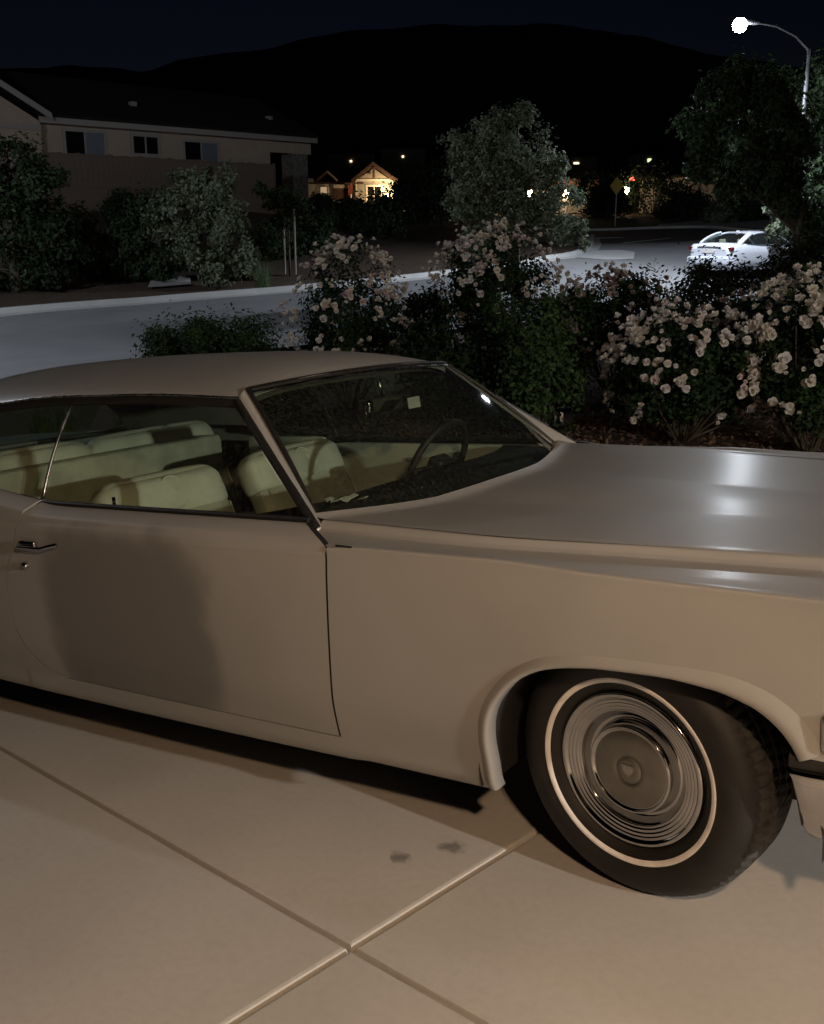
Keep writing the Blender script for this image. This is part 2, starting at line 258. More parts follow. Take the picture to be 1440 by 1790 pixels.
# road ribbons between two edge lines given as (u, t) stations
def ribbon(name, E0, E1, dz, m, n=60, k=14, kind='structure', parent=None):
    a = np.linspace(0, 1, len(E0)); q = np.linspace(0, 1, n)
    f = [pchip(a, [e[i] for e in E]) for E in (E0, E1) for i in (0, 1)]
    P = np.zeros((n, k, 3))
    for i, x in enumerate(q):
        p0 = np.array([f[0](x), f[1](x)]); p1 = np.array([f[2](x), f[3](x)])
        for j, y in enumerate(np.linspace(0, 1, k)):
            s_, t_ = p0 * (1 - y) + p1 * y; P[i, j, :2] = st(s_, t_)
    P[..., 2] = ground_z(P[..., 0], P[..., 1]) + dz
    return MB().grid(P, flip=True).build(name, m, parent, True, kind=kind)
def su(u, t): return ((u - CX) / FPX * t * (1 / np.linalg.norm(FV[:2])) * 1.0, t)   # picture column -> lateral offset (close enough for the ground)
def sut(u, t): p = at(u, 400, t); d = p[:2] - CAM[:2]; return (d @ RH, t)
far_edge = [sut(-900, 21), sut(-300, 24), sut(0, 26), sut(250, 28), sut(490, 30), sut(740, 33), sut(960, 37), sut(1030, 43), sut(1040, 52)]
near_edge = [(-22, 11), (-12, 14), (-8, 15.5), (-5, 17), (-2, 19), (2, 21.5), (6, 24), (9.5, 26.5), (14, 29)]
ribbon('street', near_edge, far_edge, .03, 'asphalt', 90, 24)
ribbon('side_street', [(14, 29), (20, 33), (32, 38)], [sut(1040, 52), sut(1240, 49), sut(1700, 50)], .03, 'asphalt', 40, 20)
ribbon('far_street', [sut(930, 49), sut(1040, 47.2), sut(1160, 46.8), sut(1240, 48), sut(1320, 50.5)], [sut(930, 62), sut(1040, 61), sut(1160, 59.5), sut(1240, 57.5), sut(1310, 52)], .034, 'asphalt_unlit', 40, 12)  # unlit look of the far asphalt is put into its darker colour
def kerb(name, line, w, h, label=None, n=70):
    a = np.linspace(0, 1, len(line)); fs, ft = pchip(a, [p[0] for p in line]), pchip(a, [p[1] for p in line]); path = []
    for x in np.linspace(0, 1, n):
        p = st(float(fs(x)), float(ft(x))); q = st(float(fs(min(x + .01, 1.01))), float(ft(min(x + .01, 1.01)))) if x < .99 else None
        if q is None: tg = lt
        else: tg = (q - p) / np.linalg.norm(q - p)
        lt = tg; nrm = np.array([-tg[1], tg[0], 0]); path.append((np.array([p[0], p[1], float(ground_z(*p))]), nrm, np.array([0, 0, 1.])))
    return MB().sweep(path, [(-.34, .036), (-.02, .042), (.0, h - .02), (.025, h), (w, h), (w, -.1), (-.34, -.1)]).build(name, 'kerb_concrete', None, kind='structure')
kerb('kerb', far_edge, .17, .17)
kerb('kerb', [sut(930, 62), sut(1040, 61), sut(1160, 59.5), sut(1240, 57.5), sut(1310, 52.5), sut(1400, 51), sut(1700, 51)], .2, .16)
ribbon('sidewalk', [sut(1150, 60.5), sut(1240, 58.3), sut(1330, 53.2), sut(1420, 52), sut(1700, 52)], [sut(1150, 61.8), sut(1240, 62.5), sut(1330, 60), sut(1420, 58), sut(1700, 58)], .12, 'kerb_concrete', 40, 8)
ribbon('sidewalk', [sut(252, 30.6), sut(285, 30.9), sut(328, 31.4)], [sut(258, 32.2), sut(290, 32.6), sut(328, 33.2)], .03, 'kerb_concrete', 16, 4)
for (a0, a1, b0, b1) in [((1005, 51.5), (1090, 51.6), (1005, 50.3), (1090, 51.1)), ((1088, 47.2), (1172, 49.8), (1092, 46.9), (1174, 49.5))]:  # first strip is a lit patch painted on the road, second a white stripe
    ribbon('road_stripe_lit_patch', [sut(*a0), sut(*a1)], [sut(*b0), sut(*b1)], .045, 'stripe_lit_patch', 14, 3)
for e0, e1 in (([sut(985, 62.5), sut(1100, 61.5), sut(1260, 62.8)], [sut(985, 72), sut(1100, 70), sut(1260, 68)]),):
    ribbon('lawn', e0, e1, .06, 'lawn', 30, 10)
ribbon('pavement', [sut(985, 40.5), sut(1010, 38.5), sut(1060, 38), sut(1110, 39)], [sut(990, 41.5), sut(1030, 42.5), sut(1080, 43), sut(1112, 42)], .045, 'kerb_concrete', 20, 6)
# ------------------------------------------------------------------ hills behind
hu = [-900, -400, 0, 130, 260, 340, 450, 560, 700, 900, 1100, 1300, 1500, 1900, 2500]; hv = [150, 130, 118, 124, 128, 112, 92, 72, 54, 48, 70, 110, 130, 150, 170]
hf = pchip(hu, hv); P = []
for u in np.linspace(-900, 2500, 170):
    zc = at(u, float(hf(u)) + 3 * mnoise.noise((u * .02, 0, 0)), 480); row = []
    for k, (t, fr) in enumerate([(150, 0), (200, .06), (260, .22), (330, .5), (400, .8), (455, .96), (480, 1.0), (540, .9), (700, .4)]):
        p = at(u, 400, t); z = 2.0 + (zc[2] - 2.0) * fr + (0 if fr in (0, 1) else 2.5 * mnoise.noise((u * .012, t * .03, 3))); row.append((p[0], p[1], z))
    P.append(row)
MB().grid(np.array(P), flip=True).build('hill', 'hill', None, True, kind='structure')
# ------------------------------------------------------------------ driveway of cast slabs
dw = empty('driveway'); dw.rotation_euler = Matrix(CARW.tolist()).to_euler(); tag(dw, kind='structure')
JX, JY, JA = -.509, -1.420, math.radians(-11.1); e1 = np.array([math.cos(JA), math.sin(JA)]); e2 = np.array([-e1[1], e1[0]]); SL = 3.05
def slab(i, j, sx, sy):
    ga, cr = .0045, .009; mb = MB(); x0, x1, y0, y1 = ga, sx - ga, ga, sy - ga; loops = []
    for ins, z in ((0, -.14), (0, -.016), (.003, -.007), (cr * .6, -.002), (cr * 1.5, 0)):
        lp = []
        for (ax, ay, bx, by) in ((x0, y0, x1, y0), (x1, y0, x1, y1), (x1, y1, x0, y1), (x0, y1, x0, y0)):
            for k in range(16):
                w = k / 16; X = ax + (bx - ax) * w; Y = ay + (by - ay) * w; X = min(max(X, x0 + ins), x1 - ins); Y = min(max(Y, y0 + ins), y1 - ins)
                wob = .0016 * mnoise.noise((X * 9 + i * 7, Y * 9 + j * 5, 0)) if 0 < ins else 0
                X += wob; Y += wob; q = np.array([JX, JY]) + (i * SL + X) * e1 + (j * SL + Y) * e2; lp.append((q[0], q[1], z))
        loops.append(lp)
    v = [p for lp in loops for p in lp]; f = []; n = 64
    for a in range(4):
        for k in range(n): f.append((a*n + k, a*n + (k+1) % n, (a+1)*n + (k+1) % n, (a+1)*n + k))
    f.append(tuple(4*n + k for k in range(n))); mb.add(v, f)
    return mb.build('slab', 'concrete', dw, False)
for i in range(-3, 3):
    for j in (-2, -1, 0): slab(i, j, SL, SL)
mb = MB()                              # soil in the joints
mb.add([(-9.8, -9, -.05), (9, -9, -.05), (9, 2.1, -.05), (-9.8, 2.1, -.05)], [(0, 1, 2, 3)]); mb.build('joint_bed', 'soil', dw)
def stain(cx, cy, rx, ry, rot, sd):
    mb = MB(); v = []; n = 40
    for k in range(n):
        w = 2 * math.pi * k / n; r = 1 + .35 * mnoise.noise((math.cos(w) * 1.4 + sd, math.sin(w) * 1.4, sd)); x, y = rx * r * math.cos(w), ry * r * math.sin(w)
        v.append((cx + x * math.cos(rot) - y * math.sin(rot), cy + x * math.sin(rot) + y * math.cos(rot), .0015))
    mb.add(v, [tuple(range(n))]); return mb
stain_spots = [(-.640, -1.014, .075, .026, -.75, 1), (-.543, -.893, .075, .040, -.5, 4)]
# ------------------------------------------------------------------ the parked coupe (built in its own frame: x forward, y to its left, z up)
car = empty('parked_coupe', label='large cream two-door coupe parked on the concrete driveway, nearest the camera', cat='car')
car.rotation_euler = Matrix(CARW.tolist()).to_euler()
yr = pchip([-1.1, -.95, -.45, .1, .5, .95], [.835, .832, .828, .745, .685, .63]); zr = pchip([-1.1, -.95, -.45, .1, .5, .95], [.927, .925, .911, .893, .878, .848])
yc = pchip([-4.8, -3.3, -1, .5, .95], [.93, .985, 1.005, 1.003, .985]); zc = pchip([-4.8, -2.3, -.83, -.75, -.33, -.05, .2, .49, .95], [.90, .875, .884, .89, .889, .876, .868, .86, .845])
LOW = [(-.002, -.03), (-.003, -.09), (-.006, -.22), (-.013, -.36), (-.022, -.455), (-.037, -.525), (-.052, -.585), (-.062, -.635), (-.078, -.662), (-.105, -.672)]
def prof_fender(x):
    a, b, c, d = float(yr(x)), float(zr(x)), float(yc(x)), float(zc(x))
    P = [(a, b), (a + .012, b - .004), (a + .030, b - .021), (a + .048, b - .027)]
    P += [((a + .048 + c) / 2, (b - .027 + d) / 2 - .002), (c - .022, d + .002), (c - .006, d + .001), (c, d - .005)]
    return np.array(P + [(c + p, d + q) for p, q in LOW])
zb = pchip([-4.8, -3.9, -3.2, -2.75, -2.5, -2.35, -2.22, -2.1, -.9], [.93, .965, .995, .985, .956, .938, .925, .923, .925]); ybt = pchip([-4.8, -3.3, -2.2, -.9], [.86, .88, .895, .898])
def prof_door(x):
    a, b, c, d = float(ybt(x)), float(zb(x)), float(yc(x)), float(zc(x))
    P = [(a, b), (a + .018, b - .002), (a + .038, b - .008), (a + .058, b - .016), (a + .078, b - .027), (c - .017, d + .006), (c - .007, d - .006), (c - .001, d - .022)]
    return np.array(P + [(c + p, d + q) for p, q in LOW])
NP_ = 18; TT_ = np.linspace(0, NP_ - 1, (NP_ - 1) * 10 + 1)
def profile(fn, x):
    Q = fn(x); i = np.arange(NP_); return np.stack([pchip(i, Q[:, 0])(TT_), pchip(i, Q[:, 1])(TT_)], -1)
arch_pts = [(-.362, .25), (-.361, .36), (-.352, .43), (-.335, .48), (-.292, .541), (-.232, .594), (-.165, .624), (-.09, .639), (-.01, .646), (.117, .648), (.251, .637), (.34, .611), (.392, .577), (.43, .530), (.446, .497)]
def arch_z(x): return float(pchip([p[0] for p in arch_pts], [p[1] for p in arch_pts])(x))
def side_panel(fn, xs, xl=None, xr=None, zlow=None, side=-1, nomod=False):   # columns xs; the end columns follow xl(z), xr(z)
    n = len(xs); P = []
    for i, x in enumerate(xs):
        C = profile(fn, x); zl = zlow(x) if zlow else None
        if zl is not None and zl > C[-1, 1] and not nomod:
            k0 = int(np.searchsorted(-C[:, 1], -.665)); zz = np.linspace(C[k0, 1], zl, len(C) - k0); yy = np.interp(-zz, -C[k0:, 1], C[k0:, 0]); C = C.copy(); C[k0:, 0] = yy; C[k0:, 1] = zz
        w = i / (n - 1); col = []
        for y, z in C:
            X = x
            if xl: X += (xl(z, y) - xs[0]) * (1 - w) ** 2
            if xr: X += (xr(z, y) - xs[-1]) * w ** 2
            col.append((X, side * y, z))
        P.append(col)
    return np.array(P)
def panel_obj(name, P, mat_, parent, flip=False, depth=.022, edges='lrtb', side=-1, dark='', skip=None):
    dk = MB(); mb = MB().grid(P, flip, skip); inn = np.array([0, -side * depth, 0])
    for e in edges:
        L = {'l': P[0], 'r': P[-1][::-1], 't': P[::-1, 0], 'b': P[:, -1]}[e]
        if e in dark: dk.grid(np.stack([L, L + inn]), flip=flip)
        else: mb.grid(np.stack([L, L + inn]), flip=flip)
    o = mb.build(name, mat_, parent, True)
    if dark: dk.build('gap_shade_strip', 'rubber', o, True)  # dark strip on the painted return stands in for the shade in the gap
    return o
dfz = pchip([.20, .30, .60, .80, .885, .93], [-.877, -.875, -.852, -.836, -.829, -.829]); dfy = pchip([.82, .90, .93, .96, .985, 1.0, 1.01], [-.150, -.146, -.112, -.068, -.024, 0, 0])
def dfx(z, y): return float(dfz(z)) + (float(dfy(y)) if z > .80 else 0)
drx = pchip([.20, .302, .32, .36, .42, .51, .64, .80, .86, .93], [-2.12, -2.13, -2.20, -2.27, -2.32, -2.349, -2.344, -2.262, -2.232, -2.205])
ffx = lambda z, y: dfx(z, y) + .0065 + .008 * float(np.clip((.99 - y) / .03, 0, 1)) * (z > .85)
def dedupe(a, d=.006):
    o = [a[0]]
    for x in a[1:]:
        if x - o[-1] > d or abs(x + .3622) < 1e-6 or abs(x + .3618) < 1e-6 or abs(x - .447) < 1e-6: o.append(x)
    return o
arch_low = lambda x: arch_z(x) if -.362 <= x <= .446 else (.497 if x > .446 else None)
fcols = dedupe(sorted(set(list(np.linspace(-.84, -.40, 16)) + [-.3622] + [p[0] + .0002 for p in arch_pts] + list(np.linspace(-.35, .43, 40)) + list(np.linspace(.447, .93, 20)))))
def arch_lip(pts, fn, side, flare):
    d_ = np.r_[0, np.cumsum([math.hypot(pts[i+1][0]-pts[i][0], pts[i+1][1]-pts[i][1]) for i in range(len(pts)-1)])]
    fx, fz = pchip(d_, [p[0] for p in pts]), pchip(d_, [p[1] for p in pts]); path = []
    for q in np.linspace(0, d_[-1], 70):
        x, z = float(fx(q)), float(fz(q)); h = .006; tx, tz = float(fx(q+h) - fx(q-h)), float(fz(q+h) - fz(q-h)); L = math.hypot(tx, tz) + 1e-9; o_ = np.array([-tz / L, 0, tx / L])
        C = profile(fn, x); y = float(np.interp(-z, -C[:, 1], C[:, 0])); wd_ = 1 + (.9 * float(np.clip((x - .15) / .25, 0, 1)) if flare else 0)
        path.append((np.array([x, side * y, z]), o_ * wd_, np.array([0, side * 1., 0])))
    MB().sweep(path, [(.034, -.004), (.026, .001), (.016, .006), (.008, .010), (.001, .010), (-.004, .006), (-.006, -.002), (-.005, -.04), (.004, -.045)], closed=False).build('arch_lip', 'paint', car, True)
rear_pts = [(-3.689, .225), (-3.689, .30)] + [(-3.289 + .40 * math.cos(w), .36 + .22 * math.sin(w)) for w in np.linspace(math.pi, 0, 22)] + [(-2.889, .30), (-2.889, .225)]
def rear_low(x): return .36 + .22 * max(0, 1 - ((x + 3.289) / .40) ** 2) ** .5
for side in (-1, 1):
    fl = side > 0
    Pf = side_panel(prof_fender, np.r_[np.linspace(-.84, -.42, 16), np.linspace(-.41, .47, 111), np.linspace(.48, .93, 18)], xl=ffx, side=side)
    inarch = lambda c: (c[0] > .44 and c[2] < .503) or (-.368 < c[0] < .452 and c[2] < arch_z(c[0]) + .006)
    fender = panel_obj('front_fender', Pf, 'paint', car, fl, side=side, edges='lt', skip=inarch)
    Pd = side_panel(prof_door, np.linspace(-2.30, -.86, 70), xl=lambda z, y: float(drx(z)), xr=lambda z, y: dfx(z, y), zlow=lambda x: .300, side=side)
    # the door stops at its lower edge; the rocker runs below it
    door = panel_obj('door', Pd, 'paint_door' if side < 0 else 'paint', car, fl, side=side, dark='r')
    Pk = []
    for x in np.linspace(-2.35, -.86, 40):
        C = profile(prof_door, x); zz = np.r_[np.linspace(.2968, C[-1, 1], 18)]; yy = np.interp(-zz, -C[:, 1], C[:, 0]); Pk.append([(x, side * y, z) for y, z in zip(yy, zz)] + [(x, side * .80, .205)])
    m_ = min(len(r) for r in Pk); Pk = np.array([r[-m_:] for r in Pk]); panel_obj('rocker_panel', Pk, 'paint', car, fl, side=side, edges='t')
    arch_lip([(-.362, .232)] + arch_pts[:-1] + [(.446, .497)], prof_fender, side, True)
    # quarter panel with rear arch
    qx = np.r_[np.linspace(-4.72, -3.74, 20), np.linspace(-3.73, -2.85, 90), np.linspace(-2.83, -2.36, 14)]
    Pq = side_panel(prof_door, qx, xr=lambda z, y: float(drx(z)) - .006, side=side); panel_obj('quarter_panel', Pq, 'paint', car, fl, side=side, edges='lr', skip=lambda c: abs(c[0] + 3.289) < .405 and c[2] < rear_low(c[0]) + .006)
    arch_lip(rear_pts, prof_door, side, False)
# hood
def xb(y): return -.845 - .165 * (abs(y) / .83) ** 2.2
def hood_z(x, y):
    a, b = float(yr(x)), float(zr(x)); w = abs(y) / a; yv = float(np.interp(x, [-.9, .3, .9], [.36, .17, .10])) / a
    base = b - .030 + .004 * (1 - w)
    if w > yv: q = (w - yv) / (1 - yv); z = base + .030 * (q ** 1.25)
    else: z = base + .007 * (1 - (w / yv) ** 2) * .6
    return z
Ph = []
for k in np.r_[np.linspace(-1, 1, 81)]:
    row = []
    for s_ in np.r_[0, .004, .009, .015, .022, .032, .05, np.linspace(.08, 1, 44)]:
        y0 = k * .83; x = xb(y0) + s_ * (.93 - xb(y0)); y = k * float(yr(x)); z = hood_z(x, y); y += .006 * k ** 15; z -= .0015 * abs(k) ** 15; lip = max(0, 1 - s_ / .03); z += .014 * lip ** 1.5
        row.append((x, y, z))
    Ph.append(row)
Ph = np.array(Ph); hood = MB().grid(Ph, flip=True); hood.grid(np.stack([Ph[:, 0], Ph[:, 0] + [0.004, 0, -.03]])); hood.grid(np.stack([Ph[:, -1], Ph[:, -1] + [0.012, 0, -.05]]), flip=True); hood.build('hood', 'paint', car, True)
# windscreen, pillars, roof
def wbase(y): return np.array([xb(y) - .018, y, .918 + .004 * (1 - (y / .83) ** 2)])
def wtop(y): return np.array([-1.385 - .045 * (y / .62) ** 2, y, 1.290 + .022 * (1 - (y / .62) ** 2)])
Pw = []
for k in np.linspace(-1, 1, 31):
    b_, t_ = wbase(k * .80), wtop(k * .605); row = []
    for s_ in np.linspace(-.06, 1, 16):
        p = b_ * (1 - s_) + t_ * s_; p = p + np.array([.35, 0, .5]) * .045 * 4 * max(s_, 0) * (1 - s_) * .5; row.append(p)
    Pw.append(row)
Pw = np.array(Pw); windscreen = MB().grid(Pw, flip=True).build('windscreen', 'glass_wind', car, True)
zrail = pchip([-3.2, -2.75, -2.3, -1.9, -1.47, -1.38], [1.20, 1.262, 1.289, 1.290, 1.274, 1.268]); yrail = pchip([-3.2, -2.75, -2.3, -1.47, -1.38], [.655, .655, .662, .655, .63])
zroof = pchip([-3.75, -3.5, -3.2, -2.9, -2.5, -2.1, -1.75, -1.55, -1.43, -1.36], [1.25, 1.318, 1.366, 1.390, 1.400, 1.397, 1.386, 1.366, 1.338, 1.312])
Pr = []
for s_ in np.linspace(0, 1, 50):
    row = []
    for k in np.sin(np.linspace(-1, 1, 41) * math.pi / 2):
        x0 = -1.372 - .05 * k * k; x = x0 + s_ * (-3.52 - x0); a = float(yrail(x)); e = float(zrail(x)) if x > -3.2 else 1.20 + (x + 3.2) * .55
        if s_ == 0: a = .632
        z = e + (float(zroof(x)) - e) * (1 - abs(k) ** 2.6) ** .8; row.append((x, k * a, z))
    Pr.append(row)
Pr = np.array(Pr); rf = MB().grid(Pr); rf.grid(np.stack([Pr[0], Pr[0] + [-.012, 0, -.02]]), flip=True); rf.build('roof', 'paint', car, True)
Prl = Pr.copy(); Prl[..., 2] -= .035; MB().grid(Prl).build('headliner', 'headliner', car, True)
gl_mat = 'glass_side'
def belt_pt(x, side): return np.array([x, side * (float(ybt(x)) - .022), float(zb(x)) - .004])
def rail_pt(x, side): return np.array([x, side * float(yrail(x)), float(zrail(x)) - .012])
def ruled(c0, c1, n=20, m=9, bow=.018, side=-1):
    P = []
    for w in np.linspace(0, 1, n):
        a, b_ = c0(w), c1(w); P.append([a * (1 - s_) + b_ * s_ + np.array([0, side * bow * 4 * s_ * (1 - s_), 0]) for s_ in np.linspace(0, 1, m)])
    return np.array(P)
def bar(name, pts, w, h, m, parent=car, up=(0, 0, 1), r=.3):
    pts = [np.asarray(p, float) for p in pts]; path = []
    for i, p in enumerate(pts):
        tg = pts[min(i+1, len(pts)-1)] - pts[max(i-1, 0)]; tg /= np.linalg.norm(tg); a = np.cross(tg, np.asarray(up, float)); a /= np.linalg.norm(a); path.append((p, a * w, np.cross(a, tg) * h))
    q = [(-.5, -.3), (-.5, .3), (-.3, .5), (.3, .5), (.5, .3), (.5, -.3), (.3, -.5), (-.3, -.5)]; mb = MB().sweep(path, q)
    for e in (0, -1): mb.add([path[e][0] + a * path[e][1] + b_ * path[e][2] for a, b_ in q], [tuple(range(8)) if e else tuple(range(8))[::-1]])
    return mb.build(name, m, parent, True)
for side in (-1, 1):
    fA, fB = belt_pt(-.985, side), rail_pt(-1.455, side)
    fp = lambda s_: fA * (1 - s_) + fB * s_
    G1 = ruled(lambda w: belt_pt(-2.235 + w * (2.235 - .985), side), lambda w: rail_pt(-2.255 + w * (2.255 - 1.455), side), side=side); MB().grid(G1, flip=side < 0).build('door_glass', 'glass_side', car, True)
    G2 = ruled(lambda w: belt_pt(-2.74 + w * (2.74 - 2.245), side), lambda w: rail_pt(-2.70 + w * (2.70 - 2.265), side), side=side); MB().grid(G2, flip=side < 0).build('quarter_glass', 'glass_side', car, True)
    MB().tube([p + np.array([0, side * .004, 0]) for p in G1[0]], .006, 6).build('glass_edge', 'chrome_dull', car, True)
    bar('belt_seal', [belt_pt(x, side) + np.array([0, side * .012, .004]) for x in np.linspace(-2.78, -.972, 30)], .026, .026, 'rubber')
    bar('roof_seal', [rail_pt(x, side) + np.array([0, side * .004, -.004]) for x in np.linspace(-2.76, -1.44, 26)], .026, .036, 'rubber')
    bar('drip_rail', [rail_pt(x, side) + np.array([0, side * .016, .013]) for x in np.linspace(-2.80, -1.42, 26)], .012, .008, 'chrome_dull')
    # A-pillar skin and its seals
    Pp = []
    for s_ in np.linspace(-.04, 1.02, 16):
        a = wbase(side * .795) * (1 - s_) + wtop(side * .602) * s_; b_ = fp(s_) + np.array([.030, -side * .002, .004]); m0 = (a + b_) / 2 + np.array([.006, side * .012, .008]); q = np.linspace(0, 1, 7)
        Pp.append([(1-w)**2 * a + 2*w*(1-w) * m0 + w*w * b_ for w in q])
    MB().grid(np.array(Pp), flip=side > 0).build('windscreen_pillar', 'paint', car, True)
    bar('pillar_seal', [fp(s_) + np.array([.016, side * .004, .0]) for s_ in np.linspace(-.03, 1.0, 14)], .024, .022, 'rubber', up=(0, side, .2))
    bar('windscreen_gasket', [Pw[0 if side < 0 else -1][i] + np.array([.002, side * .008, .006]) for i in range(1, 16)], .014, .012, 'rubber', up=(.5, side * .5, .6))
    # rear pillar
    Pc = []
    for w in np.linspace(0, 1, 18):
        top = np.array([-2.70 - w * .82, side * (.655 - .05 * w), float(zrail(-2.70 - w * .5)) - (.0 if w < .5 else .02 * (w - .5))]) if w < .62 else Pr[-1][-1 if side > 0 else 0] * ((w - .62) / .38) + np.array([-2.70 - .62 * .82, side * .624, 1.205]) * (1 - (w - .62) / .38)
        bot = np.array([-2.74 - w * 1.25, side * (.888 - .03 * w), float(zb(-2.74 - w * 1.25))]); Pc.append([top * (1 - s_) + bot * s_ + np.array([0, side * .03 * 4 * s_ * (1 - s_), 0]) for s_ in np.linspace(0, 1, 10)])
    MB().grid(np.array(Pc), flip=side > 0).build('rear_pillar', 'paint', car, True)
bar('windscreen_gasket', [Pw[i][-1] + np.array([.006, 0, .004]) for i in range(31)], .020, .012, 'rubber', up=(.5, 0, .8))
bar('windscreen_trim', [Pw[i][-2] * .55 + Pw[i][-1] * .45 + np.array([.006, 0, .006]) for i in range(31)], .010, .006, 'chrome_dull', up=(.5, 0, .8))
# rear window, deck, tail, nose
Pb = np.array([[np.array([-3.50, k * .56, 1.31 - .06 * abs(k) ** 2]) * (1 - s_) + np.array([-3.93, k * .70, .965]) * s_ for s_ in np.linspace(0, 1, 6)] for k in np.linspace(-1, 1, 13)]); MB().grid(Pb).build('rear_window', 'glass_side', car, True)
Pk = np.array([[(x, k * float(ybt(x)), float(zb(x)) + .012 * (1 - k * k)) for x in np.linspace(-3.90, -4.72, 16)] for k in np.linspace(-1, 1, 21)]); MB().grid(Pk).build('boot_lid', 'paint', car, True)
MB().box((-4.73, 0, .70), (.04, 1.80, .46)).build('tail_panel', 'paint', car)
for side in (-1, 1): MB().rbox((-4.75, side * .86, .72), (.06, .09, .38), .02, 3).build('tail_light', 'tail_red', car, True)
MB().rbox((-4.78, 0, .45), (.14, 1.95, .18), .06, 4).build('rear_bumper', 'chrome', car, True)
gr_ = MB().box((.885, 0, .66), (.03, 1.24, .34)).build('grille', 'dark_in', car)
for k in range(7): MB().box((.908, 0, .53 + .044 * k), (.02, 1.22, .010)).build('grille_bar', 'chrome', gr_)
for k in range(13): MB().box((.906, -.60 + .10 * k, .66), (.012, .008, .30)).build('grille_bar', 'chrome', gr_)
for side in (-1, 1):
    MB().rbox((.90, side * .785, .655), (.05, .33, .26), .02, 4).build('headlight_panel', 'chrome_dull', car, True)
    for k in (0, 1):
        hl = MB().lathe([(.072, .012), (.080, .022), (.086, .018), (.088, -.02)], 32, np.array([[0, 0, 1], [0, 1, 0], [-1, 0, 0]]), (.932, side * (.705 + .168 * k), .665)).build('headlight', 'chrome', car, True)
        MB().lathe([(0, .020), (.03, .019), (.055, .016), (.073, .010)], 32, np.array([[0, 0, 1], [0, 1, 0], [-1, 0, 0]]), (.932, side * (.705 + .168 * k), .665)).build('lens', 'lens_glass', hl, True)
    MB().rbox((.535, side * .992, .568), (.10, .03, .085), .008, 3).build('cornering_lamp', 'chrome_dull', car, True)
# bumper that wraps the front corners: black ledge over a bright bar
Pn = []
for a in np.linspace(0, 1, 160):
    w = (a - .5) * 2; ax = abs(w)
    x = 1.02 if ax < .55 else 1.02 - (ax - .55) / .45 * .605; y = (ax / .55 * .80 if ax < .55 else .80 + .175 * math.sin(min(1, (ax - .55) / .22) * math.pi / 2)) * (1 if w > 0 else -1)
    n_ = np.array([1, 0, 0]) if ax < .55 else np.array([max(0, 1 - (ax - .55) / .2), np.sign(w), 0]); n_ = n_ / np.linalg.norm(n_); Pn.append((np.array([x, y, 0]), n_, np.array([0, 0, 1.])))
MB().sweep(Pn, [(-.05, .506), (.0, .505), (.012, .497), (.012, .474), (.0, .468), (-.05, .468)]).build('bumper_ledge', 'rubber', car, True)
def bump_prof(i):
    q = abs(i - 79.5) / 79.5; e = max(0, (q - .955) / .045); low = .262 + .19 * (1 - (1 - e ** 2) ** .5 if e < 1 else 1)
    return [(-.06, .467), (-.004, .466), (.004, .452), (-.002, .42), (-.012, .36), (-.028, .31), (-.05, .285), (-.08, .275)], low
P = []
for i, (p, A, B) in enumerate(Pn):
    pr, low = bump_prof(i); P.append([p + a * A + max(b_, low) * B for a, b_ in pr])
MB().grid(np.array(P)).build('front_bumper', 'chrome', car, True)
# wheelhouses, floor
for ax_ in (0, -3.289):
    for side in (-1, 1):
        P = [[(ax_ + .04 * (ax_ == 0) + .44 * math.cos(w), side * y, .28 + .40 * math.sin(w)) for y in (.955, .45)] for w in np.linspace(-.1, math.pi + .1, 24)]
        mb = MB().grid(np.array(P)); mb.box((ax_, side * .45, .45), (.9, .02, .5)); mb.build('wheelhouse', 'dark_in', car, True)
MB().box((-1.65, 0, .235), (2.50, 1.80, .02)).box((.55, 0, .30), (.75, 1.5, .04)).box((-4.2, 0, .33), (1.0, 1.7, .04)).build('underbody', 'dark_in', car)
MB().box((.50, 0, .52), (.8, 1.3, .3)).box((-.62, 0, .58), (.25, 1.7, .55)).build('engine_bay', 'dark_in', car)
